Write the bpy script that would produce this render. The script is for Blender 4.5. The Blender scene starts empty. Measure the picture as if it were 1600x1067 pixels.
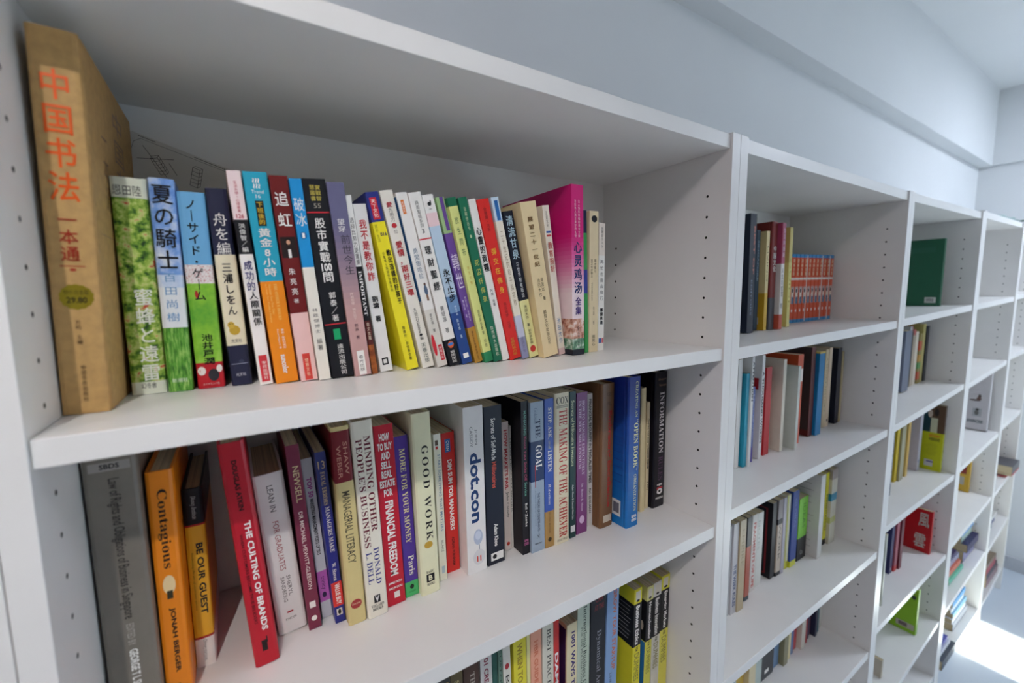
import bpy, bmesh, math, random
from mathutils import Vector, Matrix
random.seed(7)
S = bpy.context.scene
COL = S.collection
PI = math.pi

# ---------------------------------------------------------------- camera, light, exposure
cam = bpy.data.cameras.new('camera')
cam.sensor_width = 36.0
cam.lens = 678.62 / 1600 * 36
cam.clip_start = 0.02
cam.dof.use_dof = True
cam.dof.focus_distance = 0.64
cam.dof.aperture_fstop = 3.6
camo = bpy.data.objects.new('camera', cam)
COL.objects.link(camo)
_r = Vector((0.8411, -0.5407, -0.0110)); _d = Vector((-0.0688, -0.0869, -0.9938)); _f = Vector((0.5364, 0.8367, -0.1103))
_f.normalize(); _r = (_r - _f * _r.dot(_f)).normalized(); _u = _r.cross(_f)
camo.matrix_world = Matrix(((_r.x, _u.x, -_f.x, -0.6362), (_r.y, _u.y, -_f.y, -0.3904), (_r.z, _u.z, -_f.z, 0.0901), (0, 0, 0, 1)))
S.camera = camo

S.view_settings.view_transform = 'Standard'
S.view_settings.look = 'None'
S.view_settings.gamma = 1.0
S.view_settings.use_curve_mapping = False
S.view_settings.exposure = 0.0
S.cycles.use_denoising = True
S.cycles.max_bounces = 8
S.cycles.diffuse_bounces = 5
S.cycles.caustics_reflective = False
S.cycles.caustics_refractive = False

SKY_STRENGTH = 0.12
world = bpy.data.worlds.new('sky'); S.world = world; world.use_nodes = True
_bg = world.node_tree.nodes['Background']
_bg.inputs[0].default_value = (0.62, 0.78, 1.0, 1)
_bg.inputs[1].default_value = SKY_STRENGTH

def light(name, kind, loc, power, colour, **kw):
    l = bpy.data.lights.new(name, kind); l.energy = power; l.color = colour
    for k, v in kw.items(): setattr(l, k, v)
    o = bpy.data.objects.new(name, l); COL.objects.link(o); o.location = loc
    return o
FLOOR = -1.41
CEIL = 1.10
sun = light('sun', 'SUN', (2, -6, 4), 60.0, (1.0, 0.97, 0.82), angle=0.02)
sun.rotation_euler = Vector((0.0, 0.8, -0.50)).to_track_quat('-Z', 'Y').to_euler()
# windows opposite the shelves: daylight on the right, added warm fill on left
WINS = [(-2.4, -0.6), (1.79, 2.13), (2.22, 2.72)]
LIGHTS = {
 'window_daylight_left': ((-1.5, -3.03, -0.25), 1.8, 1.6, 2.2, (1, 0.82, 0.6)),
 'window_daylight_right': ((2.3, -3.03, -0.95), 0.9, 0.8, 9.0, (0.55, 0.78, 1)),
}
for k, (p, sx, sy, e, c) in LIGHTS.items():
    o = light(k, 'AREA', p, e, c, shape='RECTANGLE', size=sx, size_y=sy)
    o.rotation_euler = (PI / 2, 0, 0); o.visible_camera = False
# ceiling spotlight that throws the shelf shadows, and two unseen fill lights added
lamp_l = light('ceiling_spot_light', 'SPOT', (-0.90, -0.815, 0.917), 28.5, (1.0, 0.955, 0.91), spot_size=1.45, spot_blend=1.0, shadow_soft_size=0.012)
lamp_l.rotation_euler = Vector((0.22, 0.80, -1.32)).to_track_quat('-Z', 'Y').to_euler()
FILL_LIGHTS = [('a', -1.6, -1.0, 11.8, (1, 0.84, 0.86)), ('d', 2.25, -0.8, 18.5, (0.79, 0.855, 1))]
for k, px_, py_, e, c in FILL_LIGHTS:
    o = light('ceiling_panel_light_' + k, 'AREA', (px_, py_, CEIL - .03), e, c, shape='SQUARE', size=0.45); o.visible_camera = False

# ---------------------------------------------------------------- materials
def lin(h):
    h = h.lstrip('#'); c = [int(h[i:i + 2], 16) / 255 for i in (0, 2, 4)]
    return tuple(((v / 12.92) if v <= 0.04045 else ((v + 0.055) / 1.055) ** 2.4) for v in c) + (1,)
_M = {}
def mat(h, rough=0.45, metal=0.0, kind='plain', bump=0.0, scale=60.0, cols=None, coat=0.0):
    key = (h, rough, metal, kind, bump, scale, cols, coat)
    if key in _M: return _M[key]
    m = bpy.data.materials.new(kind + '_' + h.strip('#')); m.use_nodes = True
    nt = m.node_tree; b = nt.nodes['Principled BSDF']
    b.inputs['Base Color'].default_value = lin(h)
    b.inputs['Roughness'].default_value = rough
    b.inputs['Metallic'].default_value = metal
    b.inputs['Specular IOR Level'].default_value = 0.5 if metal or kind in ('wall',) or h == '#ecebe9' else 0.3
    b.inputs['Coat Weight'].default_value = coat
    tc = nt.nodes.new('ShaderNodeTexCoord')
    if kind in ('plain', 'wall', 'kraft'):
        n = nt.nodes.new('ShaderNodeTexNoise'); n.inputs['Scale'].default_value = scale; n.inputs['Detail'].default_value = 4
        nt.links.new(tc.outputs['Object'], n.inputs['Vector'])
        mx = nt.nodes.new('ShaderNodeMix'); mx.data_type = 'RGBA'; mx.blend_type = 'MULTIPLY'
        rp = nt.nodes.new('ShaderNodeValToRGB')
        lo = 0.80 if kind == 'kraft' else (0.95 if kind == 'plain' else 0.97)
        rp.color_ramp.elements[0].position = 0.3; rp.color_ramp.elements[0].color = (lo, lo, lo, 1)
        rp.color_ramp.elements[1].position = 0.7; rp.color_ramp.elements[1].color = (1, 1, 1, 1)
        nt.links.new(n.outputs['Fac'], rp.inputs['Fac'])
        mx.inputs[0].default_value = 1.0
        mx.inputs[6].default_value = lin(h)
        nt.links.new(rp.outputs['Color'], mx.inputs[7]); nt.links.new(mx.outputs[2], b.inputs['Base Color'])
        if bump:
            bp = nt.nodes.new('ShaderNodeBump'); bp.inputs['Strength'].default_value = bump; bp.inputs['Distance'].default_value = 0.001
            nt.links.new(n.outputs['Fac'], bp.inputs['Height']); nt.links.new(bp.outputs['Normal'], b.inputs['Normal'])
    elif kind in ('patchy', 'streak'):
        mp = nt.nodes.new('ShaderNodeMapping'); nt.links.new(tc.outputs['Object'], mp.inputs['Vector'])
        if kind == 'streak': mp.inputs['Scale'].default_value = (9, 1, 1.2)
        n = nt.nodes.new('ShaderNodeTexNoise'); n.inputs['Scale'].default_value = scale; n.inputs['Detail'].default_value = 6; n.inputs['Roughness'].default_value = 0.62
        nt.links.new(mp.outputs[0], n.inputs['Vector'])
        rp = nt.nodes.new('ShaderNodeValToRGB'); cr = rp.color_ramp
        cs = cols.split(','); k = len(cs)
        while len(cr.elements) < k: cr.elements.new(0.5)
        for i, c in enumerate(cs):
            cr.elements[i].position = 0.36 + 0.28 * i / (k - 1); cr.elements[i].color = lin(c)
        nt.links.new(n.outputs['Fac'], rp.inputs['Fac']); nt.links.new(rp.outputs['Color'], b.inputs['Base Color'])
    elif kind == 'pages':
        mp = nt.nodes.new('ShaderNodeMapping'); mp.inputs['Scale'].default_value = (900, 2, 2)
        n = nt.nodes.new('ShaderNodeTexNoise'); n.inputs['Scale'].default_value = 1.0; n.inputs['Detail'].default_value = 2
        nt.links.new(tc.outputs['Object'], mp.inputs['Vector']); nt.links.new(mp.outputs[0], n.inputs['Vector'])
        rp = nt.nodes.new('ShaderNodeValToRGB')
        c = lin(h); rp.color_ramp.elements[0].position = 0.35; rp.color_ramp.elements[0].color = (c[0] * .72, c[1] * .72, c[2] * .72, 1)
        rp.color_ramp.elements[1].position = 0.6; rp.color_ramp.elements[1].color = c
        nt.links.new(n.outputs['Fac'], rp.inputs['Fac']); nt.links.new(rp.outputs['Color'], b.inputs['Base Color'])
    _M[key] = m
    return m
def M(spec):
    """a colour '#rrggbb', or 'kind:scale:#a,#b,...' for a printed picture"""
    if spec.startswith('#'):
        return mat(spec, rough=0.38, coat=0.05)
    if spec in SPECIAL: return SPECIAL[spec]()
    kind, sc, cols = spec.split(':')
    return mat(cols.split(',')[0], rough=0.36, kind=kind, scale=float(sc), cols=cols, coat=0.06)
SPECIAL = {
    'kraft': lambda: mat('#c9a066', rough=0.6, kind='kraft', bump=0.3, scale=140),
    'foil': lambda: mat('#a8962e', rough=0.28, metal=0.85),
    'meadow': lambda: mat('#8fae3e', rough=0.36, kind='patchy', scale=105, cols='#1f3d1c,#4f7d28,#83a83c,#aac45c,#ccd68c,#c8503a', coat=.06),
    'skyprint': lambda: mat('#8fb6e8', rough=0.36, kind='patchy', scale=28, cols='#3a6cc8,#7fa8e6,#e8eef6', coat=.06),
    'grassprint': lambda: mat('#5a9a3a', rough=0.36, kind='streak', scale=60, cols='#2c5e22,#5fa53a,#a5d070', coat=.06),
    'crowd': lambda: mat('#d8c8c8', rough=0.36, kind='patchy', scale=700, cols='#c03a48,#f0f0f0,#e8d8d8', coat=.06),
    'pitch': lambda: mat('#86c33e', rough=0.36, kind='patchy', scale=20, cols='#5ea83a,#8cc83e,#b8de6c', coat=.06),
    'greytex': lambda: mat('#7d756b', rough=0.3, kind='patchy', scale=9, cols='#766f66,#7d766c,#857d73', coat=.25),
    'darkphoto': lambda: mat('#333333', rough=0.3, kind='patchy', scale=60, cols='#141414,#3a3030,#77695c,#c8b8a0', coat=.2),
}
WHITE = mat('#ecebe9', rough=0.34, kind='plain', scale=8.0)
PAGES = mat('#cdbd9c', rough=0.85, kind='pages')
PAGES_W = mat('#ded8cc', rough=0.85, kind='pages')
HOLE = mat('#1c1a19', rough=0.9)
WALLM = mat('#e3e6e8', rough=0.85, kind='wall', scale=3.0, bump=0.05)
FLOORM = mat('#cdd6e0', rough=0.3, kind='plain', scale=2.0)

# ---------------------------------------------------------------- helpers
def link(name, me, m=None, parent=None, **props):
    o = bpy.data.objects.new(name, me)
    COL.objects.link(o)
    if m is not None:
        for x in (m if isinstance(m, (list, tuple)) else [m]): me.materials.append(x)
    if parent is not None: o.parent = parent
    for k, v in props.items(): o[k] = v
    return o
def empty(name, loc, label, cat, group=None, roty=0.0, rotz=0.0):
    o = bpy.data.objects.new(name, None); COL.objects.link(o); o.empty_display_size = 0.02
    o.location = loc; o.rotation_euler = (0, roty, rotz)
    o['label'] = label; o['category'] = cat
    if group: o['group'] = group
    return o
def box_bm(bm, x0, x1, y0, y1, z0, z1, zr0=None, zr1=None):
    """box; zr0, zr1 are the bottom and top heights at x1 (a slightly sloping board)"""
    zr0 = z0 if zr0 is None else zr0; zr1 = z1 if zr1 is None else zr1
    v = [bm.verts.new(p) for p in ((x0, y0, z0), (x1, y0, zr0), (x1, y1, zr0), (x0, y1, z0), (x0, y0, z1), (x1, y0, zr1), (x1, y1, zr1), (x0, y1, z1))]
    for f in ((0, 3, 2, 1), (4, 5, 6, 7), (0, 1, 5, 4), (1, 2, 6, 5), (2, 3, 7, 6), (3, 0, 4, 7)):
        bm.faces.new([v[i] for i in f])
def fin(bm, name, bevel=0.0):
    if bevel:
        bmesh.ops.bevel(bm, geom=list(bm.edges), offset=bevel, segments=2, affect='EDGES', profile=0.5)
    me = bpy.data.meshes.new(name); bm.to_mesh(me); bm.free(); return me
def box(name, x0, x1, y0, y1, z0, z1, m, parent=None, bevel=0.0, zr0=None, zr1=None, **props):
    bm = bmesh.new(); box_bm(bm, x0, x1, y0, y1, z0, z1, zr0, zr1)
    return link(name, fin(bm, name, bevel), m, parent, **props)

_SER = {}
for i in range(26):
    _SER[chr(65 + i)] = chr(0x1D400 + i); _SER[chr(97 + i)] = chr(0x1D41A + i)
for i in range(10): _SER[chr(48 + i)] = chr(0x1D7CE + i)
_ITA = {}
for i in range(26):
    _ITA[chr(65 + i)] = chr(0x1D434 + i); _ITA[chr(97 + i)] = chr(0x1D44E + i)
_ITA['h'] = '\u210E'
_TC = {}
def text_geo(s, style, vertical):
    key = (s, style, vertical)
    if key in _TC: return _TC[key]
    if 'S' in style: s2 = ''.join(_SER.get(c, c) for c in s)
    elif 'I' in style: s2 = ''.join(_ITA.get(c, c) for c in s)
    else: s2 = s
    cu = bpy.data.curves.new('t', 'FONT')
    cu.size = 1.0; cu.resolution_u = 2; cu.fill_mode = 'FRONT'
    if vertical:
        s2 = '\n'.join({'ー': '｜', '—': '｜'}.get(c, c) for c in s2); cu.align_x = 'CENTER'; cu.space_line = 1.4 if 'G' in style else 1.06
    if 'W' in style: cu.space_character = 1.35
    if 'B' in style and not vertical and s2.isascii(): cu.offset = 0.032
    if 'N' in style: cu.offset = 0.008
    cu.body = s2
    o = bpy.data.objects.new('t', cu); COL.objects.link(o)
    me = bpy.data.meshes.new_from_object(o)
    vs = [v.co.copy() for v in me.vertices]; fs = [tuple(p.vertices) for p in me.polygons]
    bpy.data.objects.remove(o); bpy.data.curves.remove(cu); bpy.data.meshes.remove(me)
    if 'B' in style and (vertical or not s2.isascii()):
        n = len(vs); v2 = []; f2 = []
        for k, (dx, dy) in enumerate(((-.013, 0), (.013, 0), (0, .011), (0, -.011))):
            v2 += [v + Vector((dx, dy, 0.0006 * k)) for v in vs]; f2 += [tuple(i + n * k for i in f) for f in fs]
        vs, fs = v2, f2
    if not vs: vs, fs = [Vector((0, 0, 0)), Vector((1, 0, 0)), Vector((0, 1, 0))], [(0, 1, 2)]
    x0 = min(v.x for v in vs); x1 = max(v.x for v in vs); y0 = min(v.y for v in vs); y1 = max(v.y for v in vs)
    w = max(x1 - x0, 1e-5); h = max(y1 - y0, 1e-5)
    vs = [((v.x - x0) / w - .5, (v.y - y0) / h - .5, v.z) for v in vs]
    _TC[key] = (vs, fs, w, h)
    return _TC[key]

EPS = 0.00035
class Face:
    """a printable face of a book: maps (s, t) in metres, s across, t up from the base, to local space"""
    def __init__(self, fn): self.fn = fn
def put(parent, name, face, vs, fs, cx, cz, sx, sz, m, rot=False, lift=EPS):
    out = []
    for x, y, z in vs:
        if rot: x, y = y, -x                      # reads from top to bottom
        out.append(face.fn(cx + x * sx, cz + y * sz, lift + z * 0.3))
    me = bpy.data.meshes.new(name); me.from_pydata(out, [], fs); me.update()
    return link(name, me, m, parent)
def grid_patch(n, shape):
    vs = []; fs = []
    if shape == 'b':
        for i in range(n + 1): vs += [(i / n - .5, -.5, 0), (i / n - .5, .5, 0)]
        for i in range(n): fs.append((2 * i, 2 * i + 2, 2 * i + 3, 2 * i + 1))
    else:
        k = 28; vs.append((0, 0, 0))
        for i in range(k):
            r = .5 * (1.0 if shape != 'z' else (1.0 if i % 2 else .93)); a = 2 * PI * i / k
            vs.append((r * math.cos(a), r * math.sin(a), 0))
        for i in range(k): fs.append((0, 1 + i, 1 + (i + 1) % k))
    return vs, fs

def sq(items, f):
    """gathers a cover print into the part of the board next to the spine"""
    out = []
    for it in items:
        it = list(it); c, w = (3, 6) if it[0] in 'vrh' else (2, 5)
        it[c] = 1 - f * (1 - it[c]); it[w] = it[w] * f; out.append(tuple(it))
    return out
NAMES = {'t': 'title', 'a': 'author_line', 's': 'subtitle', 'p': 'publisher_mark', 'n': 'note_line'}
def decorate(parent, face, w, h, items):
    for n_, it in enumerate(items):
        k = it[0]; LF = min(0.00016 + 0.00003 * n_, 0.0009)
        if k in ('v', 'r', 'h'):
            _, nm, txt, cx, top, bot, wf, colr = it[:8]
            st = it[8] if len(it) > 8 else ''
            vs, fs, gw, gh = text_geo(txt, st, k == 'v')
            cz = h * (1 - (top + bot) / 2); L = (bot - top) * h
            X = (cx - .5) * w
            if k == 'r': put(parent, NAMES[nm], face, vs, fs, X, cz, wf * w, L, M(colr), rot=True, lift=LF)
            else: put(parent, NAMES[nm], face, vs, fs, X, cz, wf * w, L, M(colr), lift=LF)
        else:                                     # ('b'|'e'|'z', name, cx, top, bot, wf, colour)
            _, nm, cx, top, bot, wf, colr = it[:7]
            vs, fs = grid_patch(8, k)
            put(parent, nm, face, vs, fs, (cx - .5) * w, h * (1 - (top + bot) / 2), wf * w, (bot - top) * h, M(colr), lift=LF)

def book(loc, w, h, d, lean, colour, label, hard=False, bands=(), texts=(), cover_art=(), right_art=(), pages=None, group=None, rot=None, art_bands=None, cat='book'):
    """upright book: spine at y=0 facing -y, depth d, base at z=0"""
    if rot is None:
        root = empty('book', (loc[0], loc[1], loc[2] + abs(math.sin(lean)) * w / 2), label, cat, group, roty=lean)
    else:
        root = empty('book', loc, label, cat, group); root.rotation_euler = rot
    t = min(0.0024 if hard else 0.0005, w * .2)
    c = min(0.0032 if hard else 0.0006, w * .22)
    hw = w / 2
    # outer profile in plan, from the back of the left board round the spine to the back of the right board
    if hard:
        arc = [(-hw, c * .9), (-hw + c * .25, c * .38), (-hw + c, c * .06), (-hw * .35, 0), (hw * .35, 0), (hw - c, c * .06), (hw - c * .25, c * .38), (hw, c * .9)]
        groove = [(-hw, d), (-hw, c * .9 + .006), (-hw + .0007, c * .9 + .0035)] + arc + [(hw - .0007, c * .9 + .0035), (hw, c * .9 + .006), (hw, d)]
        prof = groove
    else:
        prof = [(-hw, d), (-hw, c), (-hw + c * .3, c * .3), (-hw + c, 0), (hw - c, 0), (hw - c * .3, c * .3), (hw, c), (hw, d)]
    inner = [(-hw + t, d)] + [(max(-hw + t, min(hw - t, x)), max(y, 0) + t) for x, y in prof[1:-1]] + [(hw - t, d)]
    cuts = sorted(set([0.0, 1.0] + [1 - b for b in [x for q in bands for x in (q[0], q[1])]]))
    mats = [M(colour)]; idx = {}
    bm = bmesh.new()
    n = len(prof)
    def ring(z): return [bm.verts.new((x, y, z)) for x, y in prof], [bm.verts.new((x, y, z)) for x, y in inner]
    prev = ring(0)
    first = prev
    for a, b in zip(cuts, cuts[1:]):
        mid = 1 - (a + b) / 2; mi = 0
        for q in bands:
            if q[0] <= mid <= q[1]:
                if q[2] not in idx: idx[q[2]] = len(mats); mats.append(M(q[2]))
                mi = idx[q[2]]
        cur = ring(b * h)
        for i in range(n - 1):
            f = bm.faces.new((prev[0][i], prev[0][i + 1], cur[0][i + 1], cur[0][i])); f.material_index = mi
            f = bm.faces.new((prev[1][i + 1], prev[1][i], cur[1][i], cur[1][i + 1])); f.material_index = mi
        for j in (0, n - 1):
            f = bm.faces.new((prev[0][j], cur[0][j], cur[1][j], prev[1][j])); f.material_index = mi
        prev = cur
    last = prev
    for rg, mi in ((first, 0), (last, idx.get(bands[0][2], 0) if bands and min(q[0] for q in bands) <= 0 else 0)):
        for i in range(n - 1):
            f = bm.faces.new((rg[0][i], rg[0][i + 1], rg[1][i + 1], rg[1][i])); f.material_index = mi
    bmesh.ops.recalc_face_normals(bm, faces=bm.faces)
    link('cover', fin(bm, 'cover'), mats, root)
    iz = 0.003 if hard else 0.0
    iy = 0.003 if hard else 0.0
    y0 = c + t + .0006
    box('page_block', -hw + t + .0001, hw - t - .0001, y0, d - iy - .0003, iz + .0002, h - iz - .0006, pages or PAGES, root)
    def spine_y(x):
        ax = abs(x)
        if not hard: return 0.0
        p = [(0, 0), (hw * .35, 0), (hw - c, c * .06), (hw - c * .25, c * .38), (hw, c * .9)]
        for (xa, ya), (xb, yb) in zip(p, p[1:]):
            if ax <= xb: return ya + (yb - ya) * (ax - xa) / max(xb - xa, 1e-6)
        return c * .9
    sp = Face(lambda s, z, l: (s, spine_y(s) - l, z))
    decorate(root, sp, w, h, texts)
    if cover_art:   # left board: s runs from the back of the board (left) to the spine (right)
        lf = Face(lambda s, z, l: (-hw - l, d / 2 - s, z))
        decorate(root, lf, d, h, cover_art)
    if right_art:
        rf = Face(lambda s, z, l: (hw + l, d / 2 + s, z))
        decorate(root, rf, d, h, right_art)
    return root
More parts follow.
